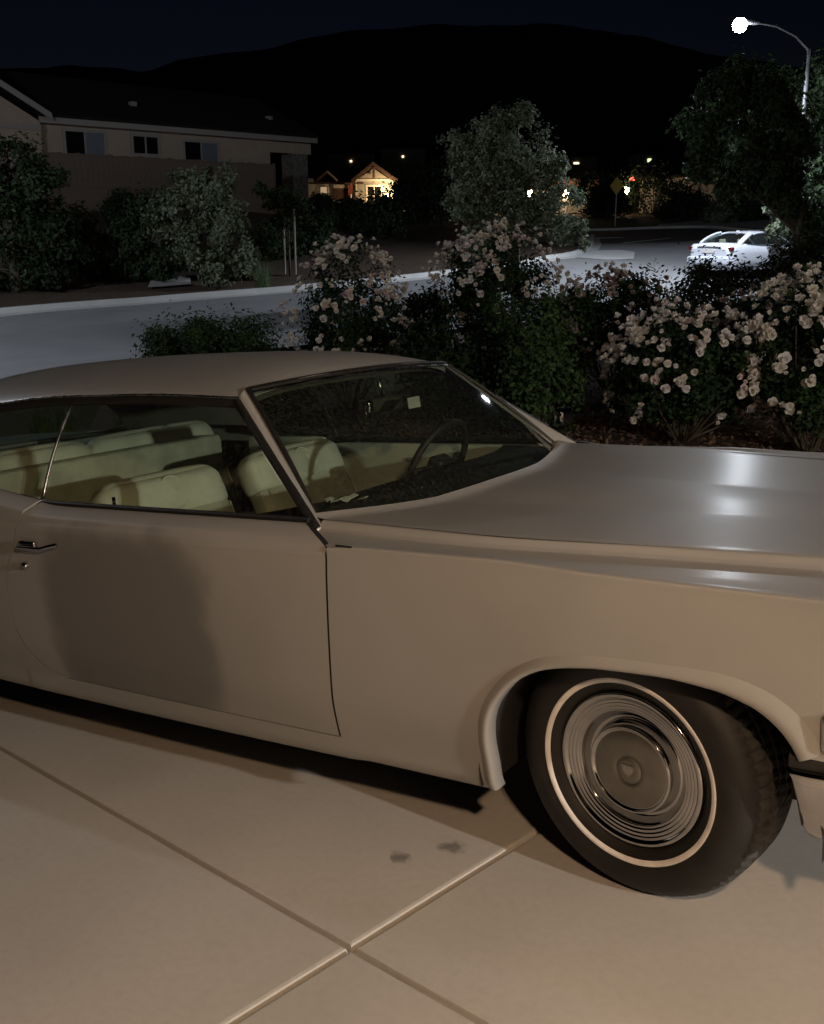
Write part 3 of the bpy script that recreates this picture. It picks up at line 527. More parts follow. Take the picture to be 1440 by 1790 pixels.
# wheels: rim > tyre, whitewall, wheel cover, crest
def wheel(loc, steer, side):
    A = np.array([math.sin(steer), -math.cos(steer), 0]) * (1 if side < 0 else -1)      # outward axis
    X = np.array([math.cos(steer), math.sin(steer), 0]); Z = np.array([0, 0, 1.]); Mx = np.stack([X, np.cross(A, X), A], 1); o = np.asarray(loc, float)
    rim = MB().lathe([(.05, -.10), (.19, -.10), (.20, -.03), (.205, .0), (.198, .004)], 48, Mx, o).build('wheel', 'chrome_dull', car, True)
    mb = MB(); n = 216; prof = [(.196, -.02), (.203, .006), (.215, .018), (.235, .030), (.262, .038), (.29, .037), (.312, .028), (.328, .012), (.339, -.004), (.345, -.018), (.348, -.030), (.348, -.046), (.340, -.048), (.340, -.055), (.3485, -.057), (.349, -.082), (.341, -.084), (.341, -.091), (.349, -.093), (.349, -.118), (.341, -.120), (.341, -.127), (.3485, -.129), (.348, -.152), (.340, -.154), (.340, -.160), (.347, -.162), (.340, -.19), (.31, -.22), (.25, -.23), (.2, -.2)]
    b0 = len(mb.v); tread_f = []
    for j, (r, h) in enumerate(prof):
        for k in range(n):
            rr = r; gro = (k % 3 == 0)
            if j in (8, 9, 10, 11) and gro: rr -= .007
            if j in (14, 15, 18, 19, 22, 23) and (k + j // 4) % 3 == 0: rr -= .004
            w = 2 * math.pi * (k + .5 * (h + .03) * 0) / n; flat = 1.0
            p = np.array([rr * math.cos(w), rr * math.sin(w), h])
            q = o + Mx @ p
            if q[2] < .004: q[2] = .004 + .02 * (q[2] - .004)     # the loaded tyre flattens on the slab
            mb.v.append(tuple(q))
    for j in range(len(prof) - 1):
        for k in range(n): (tread_f if 8 <= j < 27 else mb.f).append((j*n + k, j*n + (k+1) % n, (j+1)*n + (k+1) % n, (j+1)*n + k))
    td = MB(); td.v = list(mb.v); td.f = tread_f; mb.build('tyre', 'tyre', rim, True); td.build('tread', 'tread', rim, False)
    MB().lathe([(.2315, .0290), (.233, .0312), (.239, .0339), (.2440, .0354), (.2458, .0338)], 96, Mx, o).build('whitewall', 'whitewall', rim, True)
    cov = [(.196, .004), (.204, .010), (.204, .016), (.198, .020), (.190, .018), (.1875, .0125), (.184, .0115), (.181, .0148), (.178, .0110), (.1745, .0100), (.1715, .0130), (.168, .0088), (.1645, .0078), (.1615, .0106), (.158, .006), (.1545, .0048), (.1525, .0072), (.150, .001), (.146, -.010), (.138, -.020), (.128, -.024), (.121, -.020), (.1175, -.006), (.1165, .010), (.115, .016), (.111, .018), (.1075, .0165), (.106, .0125), (.102, .0125)]
    MB().lathe(cov, 128, Mx, o).build('wheel_cover', 'chrome', rim, True)
    MB().lathe([(.1025, .0120), (.096, .0150), (.070, .0175), (.050, .0185), (.0375, .0188), (.0365, .0172), (.0345, .0172), (.0335, .0190), (.022, .0195), (.0, .0195)], 96, Mx, o).build('cover_centre', 'cover_centre', rim, True)
    sh = [(-.016, .014), (-.008, .016), (0, .0135), (.008, .016), (.016, .014), (.0165, .002), (.012, -.008), (0, -.0175), (-.012, -.008), (-.0165, .002)]
    mb = MB(); f = lambda s_, h: [o + Mx @ np.array([x * s_, y * s_ * (1), h]) for x, y in sh]
    up_ = Mx[:, 1]; 
    mb.add(f(1.1, .0185) + f(1.0, .023) + f(.78, .0235) + f(.72, .0215), [tuple([a*10 + k, a*10 + (k+1) % 10, (a+1)*10 + (k+1) % 10, (a+1)*10 + k]) for a in range(3) for k in range(10)] + [tuple(30 + k for k in range(10))])
    mb.build('crest', 'chrome_dull', rim, False)
    return rim
wheel((0, -.865, .338), -math.radians(9), -1); wheel((0, .865, .338), -math.radians(9), 1); wheel((-3.289, -.85, .338), 0, -1); wheel((-3.289, .85, .338), 0, 1)
# door furniture
def handle(side):
    Y = side * .995
    h = MB().rbox((-2.165, Y + side * .012, .800), (.085, .022, .034), .008, 3).build('door_handle', 'chrome', car, True)
    bar('grip', [(-2.20, Y + side * .030, .795), (-2.12, Y + side * .034, .797), (-2.07, Y + side * .032, .797), (-2.035, Y + side * .022, .806), (-2.01, Y + side * .008, .810)], .014, .014, 'chrome', h)
    MB().lathe([(0, .012), (.010, .012), (.013, .006), (.014, -.004)], 20, np.array([[1, 0, 0], [0, 0, side], [0, 1, 0]]), (-2.207, Y + side * .004, .722)).build('lock_cylinder', 'chrome', car, True)
handle(-1); handle(1)
MB().tube([(-1.86, -.862, .925), (-1.86, -.862, .958)], .006, 8).build('lock_button', 'chrome', car, True)
MB().rbox((-2.235, -.905, .932), (.03, .012, .012), .003, 2).build('seal_clip', 'chrome', car, True)
bar('fender_bead', [(-.79, -1.002, .8925), (-.735, -1.004, .8915)], .006, .004, 'rubber')
MB().rbox((-1.06, 1.0, 1.02), (.05, .12, .075), .02, 4).build('door_mirror', 'chrome', car, True)
# interior
cab = car
def Ry(a): c, s_ = math.cos(a), math.sin(a); return np.array([[c, 0, s_], [0, 1, 0], [-s_, 0, c]])
def seat(x, y, w, back_top, rec, worn, emb, h=.46):
    R_ = Ry(-rec); base = np.array([x, y, back_top - h])
    up_ = R_ @ np.array([0, 0, 1.]); fw = R_ @ np.array([1., 0, 0])
    s_ = MB().rbox(base + up_ * (h * .36) - fw * .06, (.13, w, h * .72), .05, 5, R_, .012)
    o = s_.build('seat_back', 'leather_worn', cab, True)
    MB().rbox(base + up_ * (h * .80) - fw * .065, (.16, w + .01, h * .44), .065, 6, R_, .012).build('head_roll', 'leather', o, True)
    if emb:
        c = base + up_ * (h * .82) + fw * .022; B = np.stack([np.array([0, 1., 0]), up_, fw], 1); pts = []
        for k in range(29):
            w_ = 2 * math.pi * k / 28; r = .058; pts.append(c + B @ np.array([r * math.cos(w_), r * 1.05 * math.sin(w_) - .012 * (math.sin(w_) < 0) * math.sin(w_) ** 2, 0]))
        mb = MB().tube(pts, .0045, 6); mb.lathe([(.05, -.004), (.035, .004), (0, .006)], 20, B, c); mb.build('button_pad', 'leather', o, True)
    for k in (-.5, .5): MB().tube([base + up_ * (h * .05) + np.array([0, k * w * .92, 0]) + fw * .004, base + up_ * (h * .62) + np.array([0, k * w * .92, 0]) + fw * .006], .004, 6).build('piping', 'leather', o, True)
    return o
for y in (-.40, .40): seat(-1.93, y, .60, 1.0, .42, True, True)
for y in (-.40, .40): seat(-2.80, y, .77, 1.085, .42, True, True, .555)
for y in (-.41, .41): MB().rbox((-1.68, y, .50), (.56, .62, .18), .06, 5, Ry(-.08), .015).build('seat_cushion', 'leather', cab, True)
MB().rbox((-2.50, 0, .50), (.50, 1.45, .18), .06, 5, Ry(-.08), .015).build('rear_cushion', 'leather', cab, True)
MB().rbox((-1.80, -.03, .68), (.42, .14, .10), .04, 5, Ry(-.05)).build('armrest', 'leather', cab, True)
MB().rbox((-2.95, 0, .72), (.10, 1.5, .5), .04, 4).box((-3.35, 0, .955), (.7, 1.5, .02)).build('parcel_shelf', 'leather_worn', cab, True)
for side in (-1, 1):
    dp = MB().rbox((-1.60, side * .862, .62), (1.30, .05, .58), .02, 5).build('door_card', 'leather', cab, True)
    MB().rbox((-1.62, side * .815, .70), (.62, .08, .055), .025, 4).build('door_armrest', 'leather_worn', dp, True)
    MB().rbox((-1.78, side * .832, .835), (.05, .012, .018), .004, 3).build('inner_handle', 'chrome_dull', dp, True)
    MB().rbox((-2.55, side * .845, .72), (.50, .06, .44), .02, 4).build('quarter_trim', 'leather', cab, True)
MB().box((-1.9, 0, .262), (2.2, 1.7, .02)).build('floor_carpet', 'carpet', cab)
Pds = []
for k in np.linspace(-1, 1, 25):
    y = k * .80; x0 = xb(y) - .02; Pds.append([(x0, y, .905), (x0 - .12, y, .915), (x0 - .24, y, .918), (-1.20 - .03 * (1 - k*k), y, .905), (-1.24 - .03 * (1 - k*k), y, .875), (-1.22, y, .80), (-1.15, y, .62), (-1.05, y, .50)])
MB().grid(np.array(Pds), flip=True).build('dashboard', 'dash', cab, True)
sw = np.array([-1.345, .385, .885]); ax3 = Ry(.0) @ np.array([-.90, 0, .42]); ax3 /= np.linalg.norm(ax3); bx = np.array([0, 1., 0]); by = np.cross(ax3, bx); 
rimp = [sw + .198 * (math.cos(w) * bx + math.sin(w) * by) for w in np.linspace(0, 2 * math.pi, 49)]
stw = MB().tube(rimp, .0145, 10).build('steering_wheel', 'dash', cab, True)
mb = MB(); mb.rbox(sw - ax3 * .015, (.07, .12, .10), .02, 4, np.stack([ax3, bx, by], 1))
for sg in (-1, 1): mb.tube([sw - ax3 * .012, sw + sg * .19 * bx - by * .04 * 0], .016, 8)
mb.tube([sw - ax3 * .02, sw - ax3 * .35], .035, 10); mb.build('steering_hub', 'dash', stw, True)
mm = np.array([-1.36, .04, 1.175]); MB().rbox(mm, (.028, .23, .062), .013, 5, np.array([[.97, .22, 0], [-.22, .97, 0], [0, 0, 1]])).build('rear_view_mirror', 'dash', cab, True); MB().rbox(mm + [.026, -.107, 0], (.024, .035, .056), .011, 4).build('mirror_end', 'chrome', cab, True)
MB().tube([mm + [.01, 0, .03], (-1.345, .02, 1.27)], .008, 8).build('mirror_stem', 'chrome_dull', cab, True)
def on_glass(k, s_):
    b_, t_ = wbase(k * .80), wtop(k * .605); return b_ * (1 - s_) + t_ * s_ + np.array([.35, 0, .5]) * .045 * 4 * s_ * (1 - s_) * .5
g0, g1, g2 = on_glass(.16, .75), on_glass(.22, .75), on_glass(.16, .83); gn = np.cross(g1 - g0, g2 - g0); q = [CARW.T @ onplane(u, v, CARW @ g0, CARW @ gn) - np.array([.004, 0, .004]) for u, v in ((713, 694), (734, 690), (737, 709), (716, 713))]; MB().add(q, [(0, 1, 2, 3)]).build('inspection_sticker', 'paper', cab)
mb = MB(); c = np.array([-1.09, -.58, .925])
for k in range(9):
    p = c + rng.uniform(-1, 1, 3) * [.04, .05, .004]; a = rng.uniform(0, 6.28); mb.obox(p, [.03 * math.cos(a), .03 * math.sin(a), .006], [-.02 * math.sin(a), .02 * math.cos(a), .004], [0, 0, .002])
mb.build('paper_scraps', 'paper', None, label='crumpled scraps of paper lying on the dashboard behind the windscreen', cat='paper').matrix_world = car.matrix_basis
for i, a in enumerate(stain_spots):
    o = stain(*a).build('oil_stain', 'oil_stain', dw)
# ------------------------------------------------------------------ lantern that lights the driveway
def lantern_post():
    b_ = carpt((2.35, -4.0, 0)); top = carpt((1.61, -3.10, 2.30)); r0 = empty('post_lantern', b_, label='black lantern post with a lit warm bulb beside the driveway', cat='lamp')
    z = top[2] - b_[2]; hx = top - b_
    MB().tube([(0, 0, 0), (0, 0, z + .25), (hx[0] * .1, hx[1] * .1, z + .42), (hx[0] * .9, hx[1] * .9, z + .42), (hx[0], hx[1], z + .36), (hx[0], hx[1], z + .2)], [.035, .035, .025, .02, .018, .015], 12).tube([(0, 0, 0), (0, 0, .3)], .06, 12).build('post', 'metal_black', r0, True)
    O = (hx[0], hx[1], z); mb = MB(); mb.lathe([(.13, .14), (.12, .17), (.05, .22), (.0, .24)], 8, None, O); mb.lathe([(0, .138), (.13, .14)], 8, None, O); mb.lathe([(.085, -.14), (.09, -.13), (.08, -.125)], 8, None, O)
    for k in range(4): w = math.pi / 4 + k * math.pi / 2; mb.tube([(hx[0] + .085 * math.cos(w), hx[1] + .085 * math.sin(w), z - .13), (hx[0] + .12 * math.cos(w), hx[1] + .12 * math.sin(w), z + .15)], .005, 5)
    mb.build('lantern_frame', 'metal_black', r0)
    MB().lathe([(0, -.075), (.03, -.06), (.042, -.02), (.035, .02), (.018, .05), (.018, .08), (0, .08)], 16, None, O).build('bulb', 'bulb_warm', r0, True)
    point('lantern_light', np.array([hx[0], hx[1], z - .02]), (1, .65, .39), LAMP_W, .065, r0)
lantern_post()
# garage at the head of the driveway with its wall lantern (outside the frame, mirrored in the bright work)
gar = empty('garage', label='beige garage front at the head of the driveway', cat='garage'); gar.rotation_euler = Matrix(CARW.tolist()).to_euler()
MB().box((7.6, -3.6, 1.6), (.3, 4.4, 3.6)).box((7.6, 5.2, 1.6), (.3, 1.6, 3.6)).box((7.6, 1.5, 2.9), (.3, 5.8, 1.0)).build('wall', 'stucco', gar)
for k in range(4): MB().rbox((7.62, 1.5, .33 + .62 * k), (.06, 5.7, .60), .012, 3).build('door_panel', 'trim_white', gar)
lan = empty('garage_lantern', carpt((7.1, -2.2, 2.15)), label='lit wall lantern beside the garage door', cat='lamp')
mb = MB().lathe([(0, .22), (.05, .2), (.14, .14), (.13, .12), (0, .12)], 8).lathe([(0, -.2), (.09, -.19), (.09, -.16), (0, -.16)], 8).box((.17, 0, .0), (.35, .03, .03)).box((.34, 0, 0), (.03, .14, .3)); mb.build('lantern_frame', 'metal_black', lan)
MB().lathe([(0, -.07), (.035, -.05), (.045, 0), (.03, .05), (0, .08)], 14).build('bulb', 'bulb_warm', lan, True); point('lantern_light', (0, 0, -.01), (1, .92, .82), GARAGE_W, .07, lan)
# ------------------------------------------------------------------ street lamps
def street_lamp(base, head, label, W=STREET_W, aim=None, spread=149):
    r0 = empty('street_lamp', base, label=label, cat='street lamp', group='street lamps along the road'); base = np.asarray(base, float); h = np.asarray(head, float) - base
    d = h.copy(); d[2] = 0; L = np.linalg.norm(d); d /= L; zt = h[2] - .55
    MB().tube([(0, 0, 0), (0, 0, zt * .5), (0, 0, zt)], [.10, .085, .06], 12).tube([(0, 0, 0), (0, 0, .4)], .17, 12).build('pole', 'metal_dark', r0, True)
    pts = [np.array([0, 0, zt - .3]), np.array([0, 0, zt]) + d * .06, np.array([0, 0, zt + .33]) + d * L * .22, np.array([0, 0, zt + .55]) + d * L * .5, np.array([0, 0, zt + .62]) + d * L * .8, np.array([0, 0, zt + .58]) + d * L * .98]
    MB().tube(pts, [.045, .045, .04, .035, .03, .03], 10).build('arm', 'metal_dark', r0, True)
    sx = np.array([-d[1], d[0], 0]); B = np.stack([d, sx, np.array([0, 0, 1.])], 1)
    MB().rbox(h + np.array([0, 0, .06]) - d * .30, (.62, .28, .10), .04, 4, B).build('lamp_head', 'metal_dark', r0, True)
    MB().lathe([(0, -.20), (.10, -.18), (.17, -.11), (.195, .0), (.17, .10), (.10, .16), (0, .18)], 20, None, h + np.array([0, 0, -.02])).build('lens', 'led_white', r0, True)
    lo_ = point('lamp_light', h + np.array([0, 0, -.48]), (.80, .88, 1.0), W, .16, r0)
    if aim is not None:
        l = bpy.data.lights.new('lamp_light', 'SPOT'); l.energy = W; l.color = (.80, .88, 1.0); l.shadow_soft_size = .16; l.spot_size = math.radians(spread); l.spot_blend = .25; lo_.data = l; lo_.rotation_euler = Vector(-np.asarray(aim, float)).to_track_quat('Z', 'Y').to_euler()
hd = at(1293, 42, 31); pb = at(1414, 100, 31.6)
street_lamp((pb[0], pb[1], float(ground_z(pb[0], pb[1]))), hd, 'tall curved-arm street lamp glowing white above the dark trees', STREET_W, (0, 0, -1))
b2 = gp(-15.5, 13.5); street_lamp(b2, b2 + np.array([*(st(-14, 16) - st(-15.5, 13.5)), 8.6]), 'curved-arm street lamp on the near kerb behind the tail of the coupe', 1800.0, (*(FH * .78 + RH * .02), -.72), 145)
# ------------------------------------------------------------------ foliage
def leaf_mesh(name, C, N, size, mat_, parent, aspect=.55, fold=.25, seed=0, **k):
    r = np.random.default_rng(seed); n = len(C); N = N / (np.linalg.norm(N, axis=1, keepdims=True) + 1e-9); a = r.normal(size=(n, 3)); A = np.cross(N, a); A /= np.linalg.norm(A, axis=1, keepdims=True) + 1e-9; B = np.cross(N, A)
    L = (size * r.uniform(.65, 1.3, n))[:, None]; Wd = L * aspect
    V = np.stack([C - A * L * .5, C + B * Wd * .5 + N * L * fold * .5, C + A * L * .5, C - B * Wd * .5 + N * L * fold * .5, C + A * L * .02], 1)    # tip, side, tip, side, midrib
    I = np.arange(n)[:, None] * 5; F = np.concatenate([I + [0, 1, 4], I + [1, 2, 4], I + [2, 3, 4], I + [3, 0, 4]], 0)
    return np_mesh(name, V.reshape(-1, 3), F, mat_, parent, **k)
def clump_points(n, centre, rad, nc, cr, seed, low=0.0, hollow=.55):
    r = np.random.default_rng(seed); d = r.normal(size=(nc, 3)); d /= np.linalg.norm(d, axis=1, keepdims=True); d *= (hollow + (1 - hollow) * r.uniform(0, 1, (nc, 1)) ** .6) * r.uniform(.75, 1.12, (nc, 1))
    d[:, 2] = np.where(d[:, 2] < -low if low else False, d[:, 2] * .6, d[:, 2]); cc = d * rad
    i = r.integers(0, nc, n); off = r.normal(size=(n, 3)) * cr * r.uniform(.5, 1.2, (nc, 1))[i]; P = cc[i] + off; Nn = P / np.asarray(rad) + r.normal(size=(n, 3)) * .6 + [0, 0, .35]
    return P + centre, Nn, cc + centre
PET = {}
def blossom_mesh(kind, seed):
    r = np.random.default_rng(seed); mb = MB()
    for n, rad, tilt, h in ((5, .042, .35, 0), (5, .032, .85, .006), (3, .018, 1.25, .010)):
        for k in range(n):
            a = 2 * math.pi * (k + r.uniform(-.15, .15)) / n + tilt; tl = tilt + r.uniform(-.2, .2); R_ = rad * r.uniform(.85, 1.15); P = []
            for u in (0, .5, 1):
                row = []
                for v in (-1, 0, 1):
                    w = R_ * .62 * math.sin(math.pi * (.12 + .72 * u)) * v; l = R_ * u; z = l * math.sin(tl) + .25 * R_ * v * v * u + (0.2 * R_ * u * u if tilt > .5 else -.12 * R_ * u * u); l = l * math.cos(tl)
                    row.append((l * math.cos(a) - w * math.sin(a), l * math.sin(a) + w * math.cos(a), z + h))
                P.append(row)
            mb.grid(np.array(P))
    me = bpy.data.meshes.new('blossom'); me.from_pydata(mb.v, [], mb.f); me.materials.append(M_[kind]); me.polygons.foreach_set('use_smooth', [True] * len(me.polygons)); me.update(); return me
for kd in ('petal', 'petal_pink', 'petal_cream', 'petal_faded', 'leaf_olive', 'leaf_rose', 'leaf_box', 'leaf_tree'):
    nt = M_[kd].node_tree; b_ = nt.nodes['Principled BSDF']; tl = nt.nodes.new('ShaderNodeBsdfTranslucent'); mx = nt.nodes.new('ShaderNodeMixShader'); mx.inputs[0].default_value = .35 if kd[0] == 'p' else .2
    nt.links.new(b_.inputs['Base Color'].links[0].from_socket, tl.inputs[0]); nt.links.new(b_.outputs[0], mx.inputs[1]); nt.links.new(tl.outputs[0], mx.inputs[2]); nt.links.new(mx.outputs[0], nt.nodes['Material Output'].inputs[0])
for kd in ('petal', 'petal_pink', 'petal_cream', 'petal_faded'): PET[kd] = [blossom_mesh(kd, 10 + i) for i in range(3)]
def rose_bush(base, rad, zc_, n_leaf, sprays, seed, label, kinds=('petal', 'petal', 'petal', 'petal_cream', 'petal_cream', 'petal_pink'), leaf='leaf_rose', top_bias=.3, size=.05, bs=1.0):
    r = np.random.default_rng(seed); base = np.asarray(base, float); root = empty('rose_bush', base, label=label, cat='rose bush', group='flowering rose bushes behind the coupe')
    ctr = np.array([0, 0, zc_]); rad = np.asarray(rad, float)
    P, Nn, cc = clump_points(n_leaf, ctr, rad * .92, 60, .10 * rad.mean() / .7, seed); k = P[:, 2] > .05; leaf_mesh('foliage', P[k], Nn[k], size, leaf, root, seed=seed, aspect=.6)
    mb = MB()
    for c in cc[:26]:
        f = np.array([c[0] * .15, c[1] * .15, 0]); mb.tube([f, f * .5 + c * .5 + r.normal(size=3) * .05, c], [.012, .008, .004], 5)
    mb.build('canes', 'cane', root)
    camdir = CAM - (base + ctr); camdir[2] = 0; camdir /= np.linalg.norm(camdir)
    nb_ = 0
    for q in range(int(sprays * 1.9)):
        for _ in range(60):
            d = r.normal(size=3); d /= np.linalg.norm(d); d[2] += top_bias; d /= np.linalg.norm(d)
            if d @ camdir > -.35 and d[2] > -.75: break
        c = ctr + d * rad * r.uniform(.96, 1.12); kd = kinds[r.integers(len(kinds))]
        for _ in range(int(r.integers(2, 8))):
            nb_ += 1
            if nb_ > 295: break
            p = c + r.normal(size=3) * .05; o = bpy.data.objects.new('blossom', PET[kd if r.uniform() < .8 else kinds[r.integers(len(kinds))]][int(r.integers(3))]); COL.objects.link(o); o.parent = root
            o.location = p; nd = Vector(d * 1.0 + np.array([0, 0, .35]) + camdir * .3 + r.normal(size=3) * .45); o.rotation_euler = nd.to_track_quat('Z', 'Y').to_euler(); o.scale = (bs * r.choice([.5, .75, .95, 1.1], p=[.2, .35, .35, .10]) * r.uniform(.9, 1.1),) * 3
    return root
rose_bush(gu(1215, 8.9), (.64, .64, .50), .60, 9000, 34, 21, 'dense rose bush with cream blossoms rising just over the coupe hood', bs=.95)
rose_bush(gu(1450, 8.6), (.62, .64, .62), .80, 9000, 40, 22, 'rose bush heavy with cream blossoms at the right edge of the picture', kinds=('petal', 'petal_cream', 'petal_cream'), bs=1.0)
rose_bush(gu(606, 12.2), (.62, .66, .82), 1.05, 9000, 44, 23, 'tall pale rose bush standing beside the low clipped hedge', bs=.95)
rose_bush(gu(868, 12.4), (.68, .66, .62), 1.30, 9000, 36, 24, 'pale rose bush in front of the grey-green tree', bs=.95, top_bias=.6)
rose_bush(gu(1085, 11.8), (.62, .62, .48), .92, 8000, 20, 25, 'rose bush with faded pink blossoms below the white sedan', kinds=('petal_faded', 'petal_faded', 'petal_pink', 'petal'), bs=.95, top_bias=.5)
rose_bush(gu(1330, 10.6), (.55, .55, .45), .72, 7000, 14, 26, 'half-hidden rose bush between the cream bush and the dark hedge', kinds=('petal_cream', 'petal_faded', 'petal'), bs=.9)
def shrub(name, base, rad, zc_, n, size, leaf, label, cat, group, seed, nc=50, cr=.2, aspect=.6, stems=14):
    root = empty(name, base, label=label, cat=cat, group=group); rad = np.asarray(rad, float)
    P, Nn, cc = clump_points(n, np.array([0, 0, zc_]), rad, nc, cr * rad.mean(), seed); k = P[:, 2] > -.02; leaf_mesh('foliage', P[k], Nn[k], size, leaf, root, seed=seed, aspect=aspect)
    mb = MB(); 
    for c in cc[:stems]: mb.tube([(c[0] * .2, c[1] * .2, -.05), (c[0] * .5, c[1] * .5, c[2] * .5), tuple(c)], [.02 * rad.mean() + .006, .012 * rad.mean() + .004, .004], 5)
    mb.build('stems', 'bark', root); return root
G1_ = 'low shrubs in the bed behind the coupe'
shrub('boxwood_hedge', gu(358, 12.5), (.95, .6, .46), .70, 20000, .05, 'leaf_box', 'low clipped green hedge in front of the street', 'hedge', None, 31, 70, .17)
shrub('low_shrub', gu(450, 11.6), (.75, .55, .42), .40, 5000, .05, 'leaf_dark', 'dark low shrub between the clipped hedge and the tall rose bush', 'shrub', G1_, 32, 50, .18)
shrub('green_shrub', gu(955, 9.6), (.52, .5, .62), .66, 6000, .055, 'leaf_box', 'green leafy shrub behind the windscreen edge of the coupe', 'shrub', G1_, 33, 50, .18)
shrub('green_shrub', gu(800, 10.6), (.80, .55, .50), .58, 6000, .055, 'leaf_rose', 'low dark green shrub under the pale rose bush', 'shrub', G1_, 34, 50, .18)
shrub('dark_hedge', gu(1290, 13.2), (.82, .7, .46), .90, 8000, .06, 'leaf_dark', 'dark hedge in front of the white sedan', 'hedge', None, 35, 60, .17)
shrub('dark_hedge', gu(1450, 12.6), (.70, .65, .70), 1.05, 8000, .06, 'leaf_dark', 'taller dark hedge beside the pale leafy sprig', 'hedge', None, 36, 60, .17)
shrub('dark_shrub', gu(1010, 12.6), (.40, .4, .45), .80, 5000, .055, 'leaf_dark', 'dark shrub between two rose bushes by the lit pavement', 'shrub', G1_, 37, 40, .18)
shrub('dark_shrub', gu(738, 14.2), (.42, .4, .5), .78, 4500, .06, 'leaf_dark', 'dark shrub in the gap between the two pale rose bushes', 'shrub', G1_, 38, 40, .18)
def tuft(u, t, h, n, label, seed):
    r = np.random.default_rng(seed); b_ = gu(u, t); V = []; F = []
    for k in range(n):
        a = r.uniform(0, 6.28); rr = r.uniform(0, .22); p = np.array([rr * math.cos(a), rr * math.sin(a), 0]); ln = h * r.uniform(.6, 1.15); lean = r.normal(size=2) * .28; w = .006; sx = np.array([math.cos(a + 1.5), math.sin(a + 1.5), 0]) * w; m_ = len(V)
        for s_ in (0, .5, 1): c = p + np.array([lean[0] * s_ * s_ * ln, lean[1] * s_ * s_ * ln, ln * s_]); V += [c - sx * (1 - s_ * .9), c + sx * (1 - s_ * .9)]
        F += [(m_, m_+1, m_+3, m_+2), (m_+2, m_+3, m_+5, m_+4)]
    o = np_mesh('grass_tuft', np.array(V), np.array(F), 'grass_blade', label=label, cat='grass', group='grass tufts along the kerb'); o.location = b_; return o
tuft(212, 11.6, .62, 420, 'spiky grass tuft beside the low clipped hedge', 1); tuft(255, 11.5, .55, 300, 'spiky grass tuft in front of the low clipped hedge', 2); tuft(45, 12.0, .42, 160, 'sparse short grass tuft by the street above the coupe roof', 3); tuft(85, 12.2, .35, 100, 'thin short grass tuft nearest the rear of the coupe roof', 4); tuft(455, 30, .9, 260, 'pale green grass tuft by the kerb under the young tree', 5)
def tree(name, base, height, trunk_r, blobs, n_leaf, size, leaf, label, group, seed, aspect=.5, bare=0, cr=.2):
    r = np.random.default_rng(seed); root = empty(name, base, label=label, cat='tree', group=group); mb = MB(); Ps = []; Ns = []
    tot = sum(b_[1] ** 2 for b_ in blobs)
    trunk_top = np.array([0, 0, height * .45]); mb.tube([(0, 0, -.1), (r.normal() * .04, r.normal() * .04, height * .22), tuple(trunk_top)], [trunk_r * 1.2, trunk_r, trunk_r * .7], 8)
    for c, rad in blobs:
        c = np.asarray(c, float); P, Nn, cc = clump_points(int(n_leaf * rad ** 2 / tot), c, np.array([rad, rad, rad * .85]), 22, cr * rad * .85, int(r.integers(1e6)), hollow=.4); Ps.append(P); Ns.append(Nn)
        mb.tube([tuple(trunk_top * r.uniform(.5, 1)), tuple(trunk_top * .4 + c * .6), tuple(c)], [trunk_r * .55, trunk_r * .35, trunk_r * .15], 6)
        for q in cc[:12]: mb.tube([tuple(c), tuple((c + q) / 2 + r.normal(size=3) * .08 * rad), tuple(q)], [trunk_r * .15, trunk_r * .1, .006], 4)
    mb.build('trunk', 'bark', root, True); P = np.concatenate(Ps); Nn = np.concatenate(Ns); k = P[:, 2] > .05; leaf_mesh('crown', P[k], Nn[k], size, leaf, root, seed=seed, aspect=aspect); return root
GT = 'trees along the street'
def blobs_px(base, t, L):      # crown lobes from (u, v, radius)
    return [(at(u, v, t) - base, rd) for u, v, rd in L]
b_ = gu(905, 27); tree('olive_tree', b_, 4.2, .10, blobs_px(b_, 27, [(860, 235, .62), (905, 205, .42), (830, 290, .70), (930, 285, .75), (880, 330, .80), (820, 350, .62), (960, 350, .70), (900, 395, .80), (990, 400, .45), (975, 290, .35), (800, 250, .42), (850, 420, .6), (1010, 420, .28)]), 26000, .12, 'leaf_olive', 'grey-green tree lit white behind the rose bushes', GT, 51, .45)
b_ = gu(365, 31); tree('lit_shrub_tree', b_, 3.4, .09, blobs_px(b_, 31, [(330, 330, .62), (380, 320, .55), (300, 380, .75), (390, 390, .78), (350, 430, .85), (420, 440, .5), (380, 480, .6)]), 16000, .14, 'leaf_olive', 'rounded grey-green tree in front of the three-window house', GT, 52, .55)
b_ = gu(275, 32); tree('dark_tree', b_, 3.2, .10, blobs_px(b_, 32, [(262, 370, .8), (235, 420, .75), (280, 460, .8), (225, 480, .6)]), 9000, .15, 'leaf_tree', 'dark green tree leaning against the rounded grey-green tree', GT, 53)
b_ = gu(20, 30); tree('broad_tree', b_, 5, .14, blobs_px(b_, 30, [(20, 300, 1.1), (70, 330, .85), (-40, 330, 1.2), (40, 400, 1.2), (100, 420, .85), (0, 470, 1.0), (90, 480, .6)]), 14000, .16, 'leaf_tree', 'broad dark tree at the left edge below the gable', GT, 54)
b_ = gu(165, 33); tree('dark_bush_tree', b_, 2.6, .07, blobs_px(b_, 33, [(150, 430, .9), (195, 440, .75), (170, 480, .8), (130, 470, .6)]), 8000, .15, 'leaf_tree', 'squat dark bush under the two small windows', GT, 55)
b_ = gu(505, 34); yt = tree('young_tree', b_, 3.0, .035, blobs_px(b_, 34, [(500, 345, .42), (475, 350, .35), (525, 365, .38), (455, 330, .25), (490, 385, .3)]), 2600, .13, 'leaf_tree', 'young staked tree in front of the stone porch pillar', GT, 56)
for k in (-.22, .22): MB().tube([(k, 0, 0), (k, 0, 2.0)], .035, 6).build('stake', 'trim', yt)
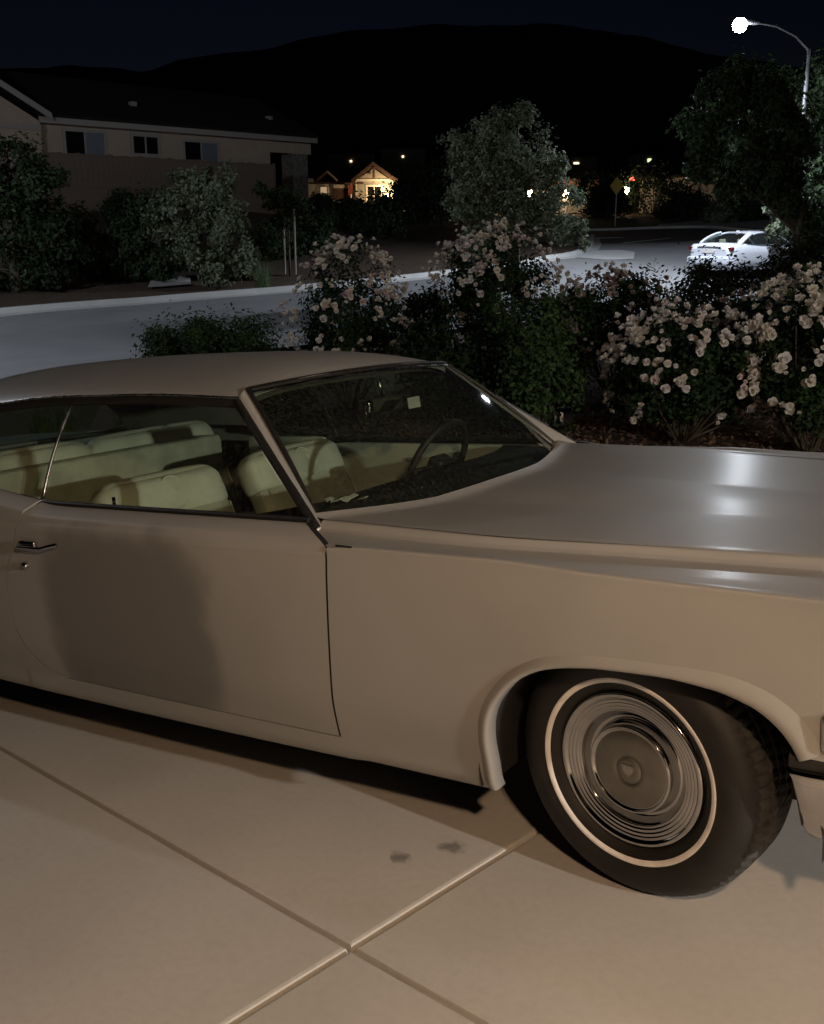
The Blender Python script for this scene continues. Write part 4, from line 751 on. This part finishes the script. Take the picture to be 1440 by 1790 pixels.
# dark trees at the right
b_ = gu(1395, 26); tree('large_dark_tree', b_, 5.4, .14, blobs_px(b_, 26, [(1275, 160, .72), (1235, 235, .70), (1330, 180, .80), (1290, 270, .85), (1225, 295, .42), (1350, 280, .80), (1390, 230, .78), (1275, 335, .40), (1370, 345, .55), (1410, 370, .6), (1340, 330, .45), (1425, 410, .5)]), 22000, .15, 'leaf_tree', 'large dark tree under the glowing street lamp', GT, 57)
b_ = gu(1450, 36); tree('large_dark_tree', b_, 8.0, .22, blobs_px(b_, 36, [(1420, 170, 1.2), (1450, 230, 1.5), (1410, 290, 1.2), (1440, 350, 1.4), (1480, 130, 1.2), (1410, 390, .9)]), 16000, .2, 'leaf_tree', 'large dark tree at the right edge in front of the lamp pole', GT, 58)
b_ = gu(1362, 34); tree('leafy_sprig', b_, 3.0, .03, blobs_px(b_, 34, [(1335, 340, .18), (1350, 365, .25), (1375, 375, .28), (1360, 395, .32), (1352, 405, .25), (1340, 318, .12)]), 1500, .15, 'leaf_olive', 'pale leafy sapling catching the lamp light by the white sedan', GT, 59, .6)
# row of dark bushes in the middle distance
far_b = [(560, 400, 60, .9), (620, 402, 62, .9), (700, 385, 60, 1.7), (590, 416, 50, .9), (660, 410, 48, 1.4), (730, 370, 66, 1.9), (528, 392, 70, .8), (1060, 365, 74, 1.5), (1140, 340, 80, 2.6), (1045, 340, 78, 2.0), (1210, 372, 66, 1.2), (1180, 368, 68, 1.2), (1260, 378, 60, .9), (1290, 365, 60, 1.3), (480, 470, 38, 1.0), (540, 450, 40, 1.0), (220, 370, 42, .9), (120, 430, 36, 1.2), (420, 490, 33, .6), (770, 330, 60, 2.0)]
lab = ['round dark bush in front of the gabled house porch', 'bush under the lit gabled house windows', 'wide dark bush right of the lit gabled house', 'dark bush between the stone pillar and the gabled house', 'dark bush behind the tallest pale rose bush', 'tall dark bush against the gabled house roof', 'bush beside the small glowing path light', 'bush behind the yellow diamond sign post', 'tall dark tree-like bush right of the red light', 'tall dark bush left of the yellow diamond sign', 'bush under the dim porch post', 'smaller bush on the grass strip', 'speckled low bush at the end of the grass strip', 'dark bush behind the white sedan roof', 'dark bush at the foot of the young staked tree', 'low dark bush behind the tall pale rose bush', 'low bush at the foot of the brown fence', 'dark bush beside the broad dark tree', 'small pale bush by the kerb', 'dark bush left of the grey-green tree']
for i, (u, v, t, rd) in enumerate(far_b):
    b_ = gu(u, t); zc_ = max(at(u, v, t)[2] - b_[2], rd * .5); shrub('bush', b_, (rd, rd * .8, rd * .75), zc_, 2600, .10 + t * .0016, 'leaf_olive' if i in (12, 18) else 'leaf_tree', lab[i], 'bush', 'bushes across the street', 70 + i, 36, .2)
# bark chips on the bed (stuff)
def chips():
    r = np.random.default_rng(5); n = 9000; u = r.uniform(620, 1560, n); t = 7.6 + 6 * r.uniform(0, 1, n) ** 1.4; p = np.array([at(a, 400, b_)[:2] for a, b_ in zip(u, t)]); z = ground_z(p[:, 0], p[:, 1]) - .03 + .02 * np.sin(p[:, 0] * 3.1) * np.sin(p[:, 1] * 2.7)
    C = np.c_[p, z]; N = r.normal(size=(n, 3)) * .5 + [0, 0, 1]; leaf_mesh('bark_chips', C, N, .06, 'chip', None, aspect=.4, fold=.1, seed=5, label='brown bark chips covering the flower bed', cat='mulch', kind='stuff')
chips()
# ------------------------------------------------------------------ houses
def wbasis(p, q): e = q - p; e[2] = 0; e = e / np.linalg.norm(e); n = np.array([e[1], -e[0], 0]); n = n if n @ (CAM - p) > 0 else -n; return e, n
Z3 = np.array([0, 0, 1.])
def window(parent, p0, n, e, u0, u1, v0, v1, tr='trim', pane='pane_far', panes=2, tw=.10, rail=False, blind=False):
    a = onplane(u0, v0, p0, n); b_ = onplane(u1, v0, p0, n); c = onplane((u0 + u1) / 2, v1, p0, n); w = (b_ - a) @ e; zt = (a[2] + b_[2]) / 2; h = zt - c[2]; o = a.copy(); o[2] = zt - h
    mb = MB(); mb.obox(o, e * w, n * .05, Z3 * tw); mb.obox(o + Z3 * (h - tw), e * w, n * .06, Z3 * tw); mb.obox(o + Z3 * tw, e * tw, n * .05, Z3 * (h - 2 * tw)); mb.obox(o + Z3 * tw + e * (w - tw), e * tw, n * .05, Z3 * (h - 2 * tw))
    for k in range(1, panes): mb.obox(o + Z3 * tw + e * (w * k / panes - .04), e * .08, n * .045, Z3 * (h - 2 * tw))
    if rail: mb.obox(o + Z3 * (h * .5 - .03) + e * tw, e * (w - 2 * tw), n * .04, Z3 * .06)
    f = mb.build('window', tr, parent)
    for k in range(panes): MB().obox(o + Z3 * tw + e * (tw + (w - 2 * tw) * k / panes) + n * .005, e * ((w - 2 * tw) / panes), n * .012, Z3 * (h - 2 * tw)).build('pane', 'pane_blind' if blind and k else pane, f)
    return f
# the long house on the bank
A = at(80, 205, 46.0)
lo, hi = 40.0, 90.0
for _ in range(60):
    m_ = (lo + hi) / 2
    if at(555, 243, m_)[2] < A[2]: lo = m_
    else: hi = m_
B = at(555, 243, lo) if abs(at(555, 243, lo)[2] - A[2]) < .2 else at(555, 243, 57.0)
e, n = wbasis(A, B); L = (B - A) @ e; ze = A[2]
h1 = empty('long_house', (0, 0, 0), label='long beige single-storey house on the bank with three windows', cat='house')
pw = A - n * .55; Wall0 = pw.copy(); Wall0[2] = ze - 3.2
Lw = ((onplane(538, 300, pw, n) - pw) @ e); Lp = ((onplane(473, 300, pw, n) - pw) @ e)
MB().obox(Wall0 - e * .5, e * (Lp + .5), -n * 8, Z3 * 3.1).build('wall', 'stucco', h1)
MB().obox(A - e * .3 - Z3 * .22, e * (L + .3), -n * .06, Z3 * .24).build('fascia', 'trim', h1)
rp0 = A - e * .3 + Z3 * .03; MB().obox(rp0, e * (L + .4), -n * 5.2 + Z3 * 2.25, (n * .1 + Z3 * .25) * .4).obox(rp0 - n * 10.4, e * (L + .4), n * 5.2 + Z3 * 2.25, (-n * .1 + Z3 * .25) * .4).build('roof', 'roof_shingle', h1)
for uu, vv in ((232, 182), (470, 207)):
    q = onplane(uu, vv, A - n * 2 + Z3 * .9, n); MB().rbox(q, (.3, .3, .22), .04, 3).build('roof_vent', 'trim', h1)
window(h1, pw, n, e, 108, 184, 226, 275, tw=.13, blind=True); window(h1, pw, n, e, 226, 279, 233, 275, tw=.16); window(h1, pw, n, e, 318, 382, 245, 285, tw=.12, blind=True)
bz = ze - .75; MB().obox(pw + e * Lp + Z3 * (bz - pw[2]), e * (Lw - Lp + .25), -n * .5, Z3 * .55).build('porch_beam', 'stucco', h1)
MB().obox(pw + e * (Lw - 1.0) + Z3 * (ze - 4.2 - pw[2]), e * 1.0, -n * .9, Z3 * 3.45).build('porch_pillar', 'stone', h1)
MB().obox(pw + e * (Lp + .55) - n * 3 + Z3 * (ze - 4.2 - pw[2]), e * .3, -n * .3, Z3 * 3.5).build('porch_post', 'trim', h1)
# gable wing at the far left
gp0 = A + n * .02; MB().add([gp0 - e * .35 + Z3 * q for q in (-3.2, -.15)] + [gp0 - e * 4.6 + Z3 * 2.1, gp0 - e * 9 + Z3 * -.15, gp0 - e * 9 + Z3 * -3.2], [(0, 1, 2, 3, 4)]).build('gable_wall', 'stucco', h1)
MB().obox(gp0 - e * .35 - Z3 * 3.2, -n * 3, e * .06, Z3 * 3.0).build('wing_side', 'stucco', h1)
sl = (at(0, 145, 45.2) - A); gl = gp0 - e * 4.6; 
MB().obox(gp0 + n * .35 + e * .1 - Z3 * .12, -e * 4.75 + Z3 * 2.5, -n * .06, Z3 * .26).obox(gl + n * .35 + Z3 * 2.38, -e * 4.75 - Z3 * 2.5, -n * .06, Z3 * .26).build('bargeboard', 'trim', h1)
MB().obox(gp0 + n * .34 + e * .1 + Z3 * .05, -e * 4.75 + Z3 * 2.5, -n * 7, Z3 * .1).obox(gl + n * .34 + Z3 * 2.55, -e * 4.75 - Z3 * 2.5, -n * 7, Z3 * .1).build('gable_roof', 'roof_shingle', h1)
MB().obox(gp0 + n * .02 - e * .3 - Z3 * .55, -e * 8.4, n * .05, Z3 * .22).build('gable_band', 'trim', h1)
# privacy fence on the bank: posts and boards
fpz = A + n * 2.2; f0 = onplane(78, 266, fpz, n); f1 = onplane(478, 288, fpz, n); Lf = (f1 - f0) @ e; hz = 2.6
fr = empty('privacy_fence', (0, 0, 0), label='tall brown board fence on the bank below the three windows', cat='fence')
nb = 46; bw = Lf / nb; me0 = None
for k in range(nb):
    if me0 is None: o = MB().obox((0, 0, 0), e * (bw - .004), n * .03, Z3 * hz).build('board', 'fence_wood', fr); me0 = o.data
    else: o = bpy.data.objects.new('board', me0); COL.objects.link(o); o.parent = fr
    w = k / nb; q = f0 + e * bw * k; o.location = (q[0], q[1], f0[2] * (1 - w) + f1[2] * w - hz + .012 * (k % 3))
for k in range(9): q = f0 + e * Lf * k / 8 - n * .12; MB().obox((q[0], q[1], f0[2] + (f1[2] - f0[2]) * k / 8 - hz - .2), e * .12, n * .1, Z3 * (hz + .25)).build('post', 'fence_wood', fr)
# the craftsman house with the lit porch lamp
h2 = empty('gabled_house', (0, 0, 0), label='small grey gabled house with white trim and a lit porch lamp', cat='house')
T2 = 112.0; a = at(622, 340, T2); b_ = at(686, 340, T2); e2_, n2 = wbasis(a, b_); P2 = a; q = lambda u, v, d=0: onplane(u, v, P2 + n2 * d, n2)
base2 = q(622, 372); MB().add([q(622, 372), q(622, 318), q(652, 293), q(686, 318), q(686, 372)], [(0, 1, 2, 3, 4)]).build('wall', 'stucco_grey', h2)
MB().obox(base2, e2_ * .05, -n2 * 9, Z3 * 3.3).obox(q(686, 372), -e2_ * .05, -n2 * 9, Z3 * 3.3).build('side_wall', 'stucco_grey', h2)
for s0, s1 in (((614, 322), (652, 291)), ((652, 291), (695, 322))):
    u0, u1 = q(*s0, .5), q(*s1, .5); MB().obox(u0, u1 - u0, -n2 * .12, Z3 * .34).build('bargeboard', 'roof_brown', h2); MB().obox(u0 + Z3 * .3, u1 - u0, -n2 * 10, Z3 * .15).build('roof', 'roof_brown', h2)
MB().obox(q(622, 317, .05), e2_ * (q(686, 317) - q(622, 317))[:2].dot(e2_[:2]), n2 * .06, Z3 * .22).build('gable_band', 'trim_white', h2)
MB().obox(q(651, 313, .4), e2_ * .25, n2 * .15, Z3 * 1.15).build('king_post', 'roof_brown', h2)
MB().add([q(624, 315, .04), q(652, 294.5, .04), q(683, 315, .04)], [(0, 1, 2)]).build('gable_panel', 'trim', h2)
for uu in (622, 685): MB().obox(q(uu, 372, .03), e2_ * .14, n2 * .06, Z3 * 3.3).build('corner_board', 'trim_white', h2)
window(h2, P2, n2, e2_, 639, 669, 323, 362, 'trim_white', 'pane_far', 2, .2, True)
lp = q(677, 340, .35); MB().rbox(lp, (.22, .22, .34), .05, 3).build('porch_lamp', 'porch_bulb', h2, True); point('porch_light', lp + n2 * 1.1, (1, .66, .32), 700, .15, h2)
w0 = q(545, 372, -.6); MB().obox(w0, e2_ * 5.2, -n2 * 5, Z3 * (q(545, 322, -.6)[2] - w0[2])).build('wing_wall', 'trim_white', h2)
MB().obox(q(540, 322, .1), e2_ * 5.6, -n2 * 4 + Z3 * 1.7, Z3 * .15).build('wing_roof', 'roof_brown', h2)
ga, gb, gc = q(552, 318, .2), q(572, 302, .2), q(590, 318, .2); MB().obox(ga, gb - ga, -n2 * 4, Z3 * .22).build('dormer_roof', 'roof_brown', h2); MB().obox(gb, gc - gb, -n2 * 4, Z3 * .22).build('dormer_roof', 'trim', h2)
window(h2, q(560, 330, -.55), n2, e2_, 558, 573, 325, 340, 'trim_white', 'window_glow', 1, .12)
MB().obox(q(583, 329, -.5), e2_ * 1.7, n2 * .08, Z3 * .34).build('garage_lintel', 'trim_white', h2); MB().obox(q(583, 350, -.5), e2_ * 1.6, n2 * .04, Z3 * 1.25).build('garage_door', 'roof_brown', h2)
MB().tube([q(613, 350, .4), q(613, 322, .4)], .1, 8).build('flag_pole', 'trim_white', h2); MB().add([q(608, 323, .5), q(617, 323, .5), q(615, 340, .5), q(609, 342, .5)], [(0, 1, 2, 3)]).build('flag', 'flag_red', h2)
MB().obox(q(537, 372, 0), e2_ * .75, -n2 * 3, Z3 * 3.4).build('end_wall', 'trim_white', h2)
pl = empty('path_light', at(544, 356, 90), label='small glowing path light beside the stone porch pillar', cat='lamp'); MB().lathe([(0, .2), (.16, .14), (.18, 0), (.1, -.14), (0, -.16)], 12).build('globe', 'far_green', pl, True); MB().tube([(0, 0, -.15), (0, 0, -1.0)], .05, 6).build('stem', 'metal_black', pl); point('path_glow', (0, 0, .3), (.9, .95, .5), 30, .15, pl)
# house with teal-lit wall and lantern post, right of the tree
h3 = empty('teal_house', (0, 0, 0), label='low house with a teal-lit wall behind the grey-green tree', cat='house'); T3 = 92.0; a3 = at(960, 340, T3); b3 = at(1035, 340, T3); e3, n3 = wbasis(a3, b3); q3 = lambda u, v, d=0: onplane(u, v, a3 + n3 * d, n3)
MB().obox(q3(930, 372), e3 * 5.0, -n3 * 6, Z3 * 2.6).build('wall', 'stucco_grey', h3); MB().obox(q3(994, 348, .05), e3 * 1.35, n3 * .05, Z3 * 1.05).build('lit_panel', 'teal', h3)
MB().obox(q3(930, 326, .5), e3 * 5.6, -n3 * .1, Z3 * .55).build('fascia', 'brick_red', h3); MB().obox(q3(930, 316, .5), e3 * 5.6, -n3 * 4 + Z3 * 1.4, Z3 * .15).build('roof', 'roof_brown', h3)
def far_post(name, u, v, t, label, W, col, hh, mt='trim_white'):
    p = at(u, v, t); g = float(ground_z(p[0], p[1])); r0 = empty(name, (p[0], p[1], g), label=label, cat='lamp'); z = p[2] - g
    MB().obox((-.17, -.17, 0), (.34, 0, 0), (0, .34, 0), (0, 0, max(z - .3, .4))).build('post', mt, r0); MB().lathe([(0, .28), (.2, .18), (.22, -.1), (.12, -.26), (0, -.26)], 10, None, (0, 0, z)).build('lamp_globe', 'porch_bulb', r0, True)
    d = CAM - p; d /= np.linalg.norm(d); point('post_light', (d[0] * .5, d[1] * .5, z), col, W, .12, r0)
far_post('lantern_pillar', 989, 339, 88, 'lit lantern on a pillar in front of the teal-lit wall', 60, (1, .7, .5), 2)
far_post('lantern_pillar', 926, 338, 88, 'lit lantern glowing through the grey-green tree, nearer the teal-lit wall', 30, (1, .8, .6), 2); far_post('lantern_pillar', 860, 340, 88, 'lit lantern glowing through the middle of the grey-green tree', 30, (1, .85, .7), 2)
far_post('lantern_pillar', 1094, 333, 82, 'lit white lantern post beside the yellow diamond sign', 30, (1, .85, .7), 2, 'wood_warm')
rl = empty('red_light', at(1105, 313, 95), label='small red light beyond the yellow diamond sign', cat='lamp'); MB().lathe([(0, .2), (.2, .12), (.22, -.1), (0, -.2)], 12).build('red_lens', 'lamp_red', rl, True); MB().tube([(0, 0, -.1), (0, 0, -3)], .05, 6).build('stem', 'metal_black', rl)
# diamond warning sign
sp = at(1078, 325, 64); g = float(ground_z(sp[0], sp[1])); sg = empty('warning_sign', (sp[0], sp[1], g), label='yellow diamond warning sign on a thin post beyond the street', cat='sign'); z = sp[2] - g
R3 = np.array([RV[0], RV[1], 0]); F3 = np.array([FH[0], FH[1], 0])
R3 = R3 * math.cos(.95) - F3 * math.sin(.95); NB = np.cross(R3, Z3); k = .53
vv = [Z3 * (z + k), R3 * k + Z3 * z, Z3 * (z - k), -R3 * k + Z3 * z]; MB().add([p + NB * .02 for p in vv] + [p - NB * .02 for p in vv], [(0, 1, 2, 3), (7, 6, 5, 4), (0, 4, 5, 1), (1, 5, 6, 2), (2, 6, 7, 3), (3, 7, 4, 0)]).build('plate', 'sign_yellow', sg); MB().tube([(0, 0, 0), (0, 0, z + .3)], .035, 6).build('post', 'metal_grey', sg)
# dim house with porch post right of the sign
h4 = empty('dim_house', (0, 0, 0), label='dim grey house with a porch post behind the grass strip', cat='house'); a4 = at(1120, 350, 84); b4 = at(1290, 350, 80); e4, n4 = wbasis(a4, b4); q4 = lambda u, v, d=0: onplane(u, v, a4 + n4 * d, n4)
MB().obox(q4(1115, 372, -3), e4 * 8.6, -n4 * 5, Z3 * 3.0).build('wall', 'stucco_grey', h4); MB().obox(q4(1108, 312, .4), e4 * 9.2, -n4 * 5 + Z3 * 1.9, Z3 * .2).build('roof', 'roof_shingle', h4)
for uu in (1118, 1217, 1285): MB().obox(q4(uu, 372), e4 * .2, -n4 * .2, Z3 * 2.75).build('porch_post', 'trim', h4)
MB().obox(q4(1190, 358, .1), e4 * 3.3, n4 * .1, Z3 * .16).build('porch_rail', 'trim', h4); window(h4, q4(1200, 340, -2.95), n4, e4, 1196, 1212, 322, 350, 'trim', 'pane_far', 2, .1)
# warm wooden fence under the right tree
wf = empty('wooden_fence', (0, 0, 0), label='warm brown wooden fence under the large dark trees', cat='fence'); p0 = at(1355, 345, 52); p1 = at(1440, 345, 54); ew, nw = wbasis(p0, p1); Lw_ = (p1 - p0) @ ew
for k in range(16): MB().obox(p0 + ew * Lw_ * k / 16 - Z3 * 1.3, ew * (Lw_ / 16 - .02), nw * .03, Z3 * (1.45 + .02 * (k % 2))).build('board', 'wood_warm', wf)
# scattered far houses with a lit window each on the hillside
for u, v, t, em, lb in ((1008, 285, 210, 'far_warm', 'hillside house with a wide yellow window above the teal-lit wall'), (1136, 281, 215, 'far_green', 'hillside house with a greenish lit window above the red light'), (613, 281, 190, 'far_warm', 'hillside house with a pinpoint light left of the gable'), (704, 273, 195, 'far_warm', 'hillside house with a pale lit window right of the gable')):
    p = at(u, v, t); r0 = empty('hillside_house', (p[0], p[1], p[2] - 1.6), label=lb, cat='house', group='houses on the dark hillside'); M3 = np.stack([np.array([RV[0], RV[1], 0]), np.array([FH[0], FH[1], 0]), Z3], 1)
    MB().box(M3 @ np.array([0, 3.6, .2]), (8, 6, 5.2), M3).build('wall', 'stucco_grey', r0); MB().obox(M3 @ np.array([-4.5, .3, 2.8]), M3 @ np.array([9, 0, 0]), M3 @ np.array([0, 3.4, 1.6]), Z3 * .2).build('roof', 'roof_shingle', r0)
    w, h = (1.0, .35) if u == 1008 else ((.7, .6) if u == 1136 else (.35, .3)); MB().obox(M3 @ np.array([-w / 2, .52, 1.4]), M3 @ np.array([w, 0, 0]), M3 @ np.array([0, .06, 0]), Z3 * h).build('lit_window', em, r0)
# ------------------------------------------------------------------ white sedan across the bed
def sedan(pos, head):
    r0 = empty('white_sedan', pos, rz=head, label='white sedan parked on the street half hidden by the dark hedge', cat='car')
    X = [-2.28, -2.22, -2.05, -1.6, -1.1, -.4, .5, 1.0, 1.7, 2.15, 2.3]; W_ = pchip(X, [.70, .80, .87, .895, .905, .91, .91, .90, .87, .78, .62]); ZT = pchip(X, [.86, .98, 1.02, 1.03, .99, .95, .94, .95, .87, .74, .62]); sec = []
    xs = np.linspace(-2.28, 2.3, 50)
    for x in xs:
        w, zt = float(W_(x)), float(ZT(x)); sec.append([(x, -w * .92, .22), (x, -w * .985, .30), (x, -w, .52), (x, -w * .985, .72), (x, -w * .95, zt - .05), (x, -w * .88, zt - .008), (x, -w * .5, zt + .02), (x, 0, zt + .03)])
    S_ = np.array(sec); full = np.concatenate([S_, (S_ * [1, -1, 1])[:, ::-1][:, 1:]], 1); body = MB().grid(full); body.add(full[0], [tuple(range(full.shape[1]))[::-1]]); body.add(full[-1], [tuple(range(full.shape[1]))]); body.build('body', 'car_white', r0, True)
    XR = np.linspace(-.98, .30, 20); rz_ = pchip([-.98, -.6, -.2, .30], [1.345, 1.405, 1.42, 1.37]); Pf = np.array([[(x, k * (.60 - .03 * abs(x + .3)), float(rz_(x)) - .05 * abs(k) ** 3) for k in np.linspace(-1, 1, 17)] for x in XR]); MB().grid(Pf, flip=True).build('roof', 'car_white', r0, True)
    rg = np.array([[np.array([-.99, k * .57, 1.337 - .04 * abs(k) ** 3]) * (1 - s_) + np.array([-1.72, k * .66, 1.04]) * s_ + np.array([-.03, 0, .04]) * 4 * s_ * (1 - s_) for s_ in np.linspace(0, 1, 6)] for k in np.linspace(-1, 1, 11)]); MB().grid(rg).build('rear_window', 'glass_wind', r0, True)
    wg = np.array([[np.array([.31, k * .57, 1.362 - .04 * abs(k) ** 3]) * (1 - s_) + np.array([1.05, k * .68, .965]) * s_ for s_ in np.linspace(0, 1, 6)] for k in np.linspace(-1, 1, 11)]); MB().grid(wg, flip=True).build('windscreen', 'glass_wind', r0, True)
    for sd in (-1, 1):
        for a_, b__ in (((-.96, -1.52), (-.42, -.42)), ((-.36, -.36), (.24, .92))):
            P = np.array([[np.array([a_[0] + (b__[0] - a_[0]) * w, sd * .622, 1.315]) * (1 - s_) + np.array([a_[1] + (b__[1] - a_[1]) * w, sd * .84, 1.0]) * s_ + np.array([0, sd * .035, 0]) * 4 * s_ * (1 - s_) for s_ in np.linspace(0, 1, 6)] for w in np.linspace(0, 1, 8)]); MB().grid(P, flip=sd < 0).build('side_window', 'pane_far', r0, True)
        cp = [np.array([-.98, sd * .585, 1.34]) * (1 - s_) + np.array([-1.78, sd * .76, 1.01]) * s_ + np.array([0, sd * .03, .05]) * 4 * s_ * (1 - s_) for s_ in np.linspace(0, 1, 8)]
        bar('rear_pillar', cp, .15, .07, 'car_white', r0, up=(.3, sd * .5, .8)); bar('roof_rail', [(x, sd * .615, float(rz_(x)) - .055) for x in np.linspace(-.99, .34, 14)], .07, .06, 'car_white', r0); bar('front_pillar', [(.32, sd * .60, 1.33), (1.08, sd * .74, .965)], .07, .05, 'car_white', r0)
        MB().rbox((-2.17, sd * .70, .86), (.14, .30, .13), .04, 4).build('tail_light', 'tail_red', r0, True)
        for x in (-1.40, 1.42): MB().lathe([(.0, .02), (.20, .03), (.23, .01), (.30, .03), (.325, 0), (.325, -.18), (.1, -.18)], 28, np.array([[1, 0, 0], [0, 0, sd], [0, 1, 0]]), (x, sd * .86, .325)).build('wheel', 'tyre', r0, True)
    MB().rbox((-2.28, 0, .50), (.14, 1.62, .26), .06, 4).build('rear_bumper', 'car_white', r0, True); MB().rbox((-2.285, 0, .80), (.02, .52, .12), .004, 2).build('number_plate', 'trim_white', r0)
    MB().rbox((-2.27, 0, .92), (.05, .9, .04), .01, 2).build('boot_trim', 'chrome', r0, True); MB().rbox((-.85, 0, 1.40), (.16, .03, .06), .012, 3).build('antenna_fin', 'car_white', r0, True)
    for y in (-.35, .35): MB().rbox((-1.15, y, 1.08), (.10, .24, .16), .04, 3).build('headrest', 'trim', r0, True)
    MB().box((-.3, 0, .75), (2.6, 1.4, .4)).build('cabin_floor', 'dark_in', r0)
    return r0
sp_ = gu(1318, 35.5); hd_ = math.atan2(*(RH * .80 + FH * .60)[::-1]); sedan(sp_ + np.array([0, 0, .03]), hd_)
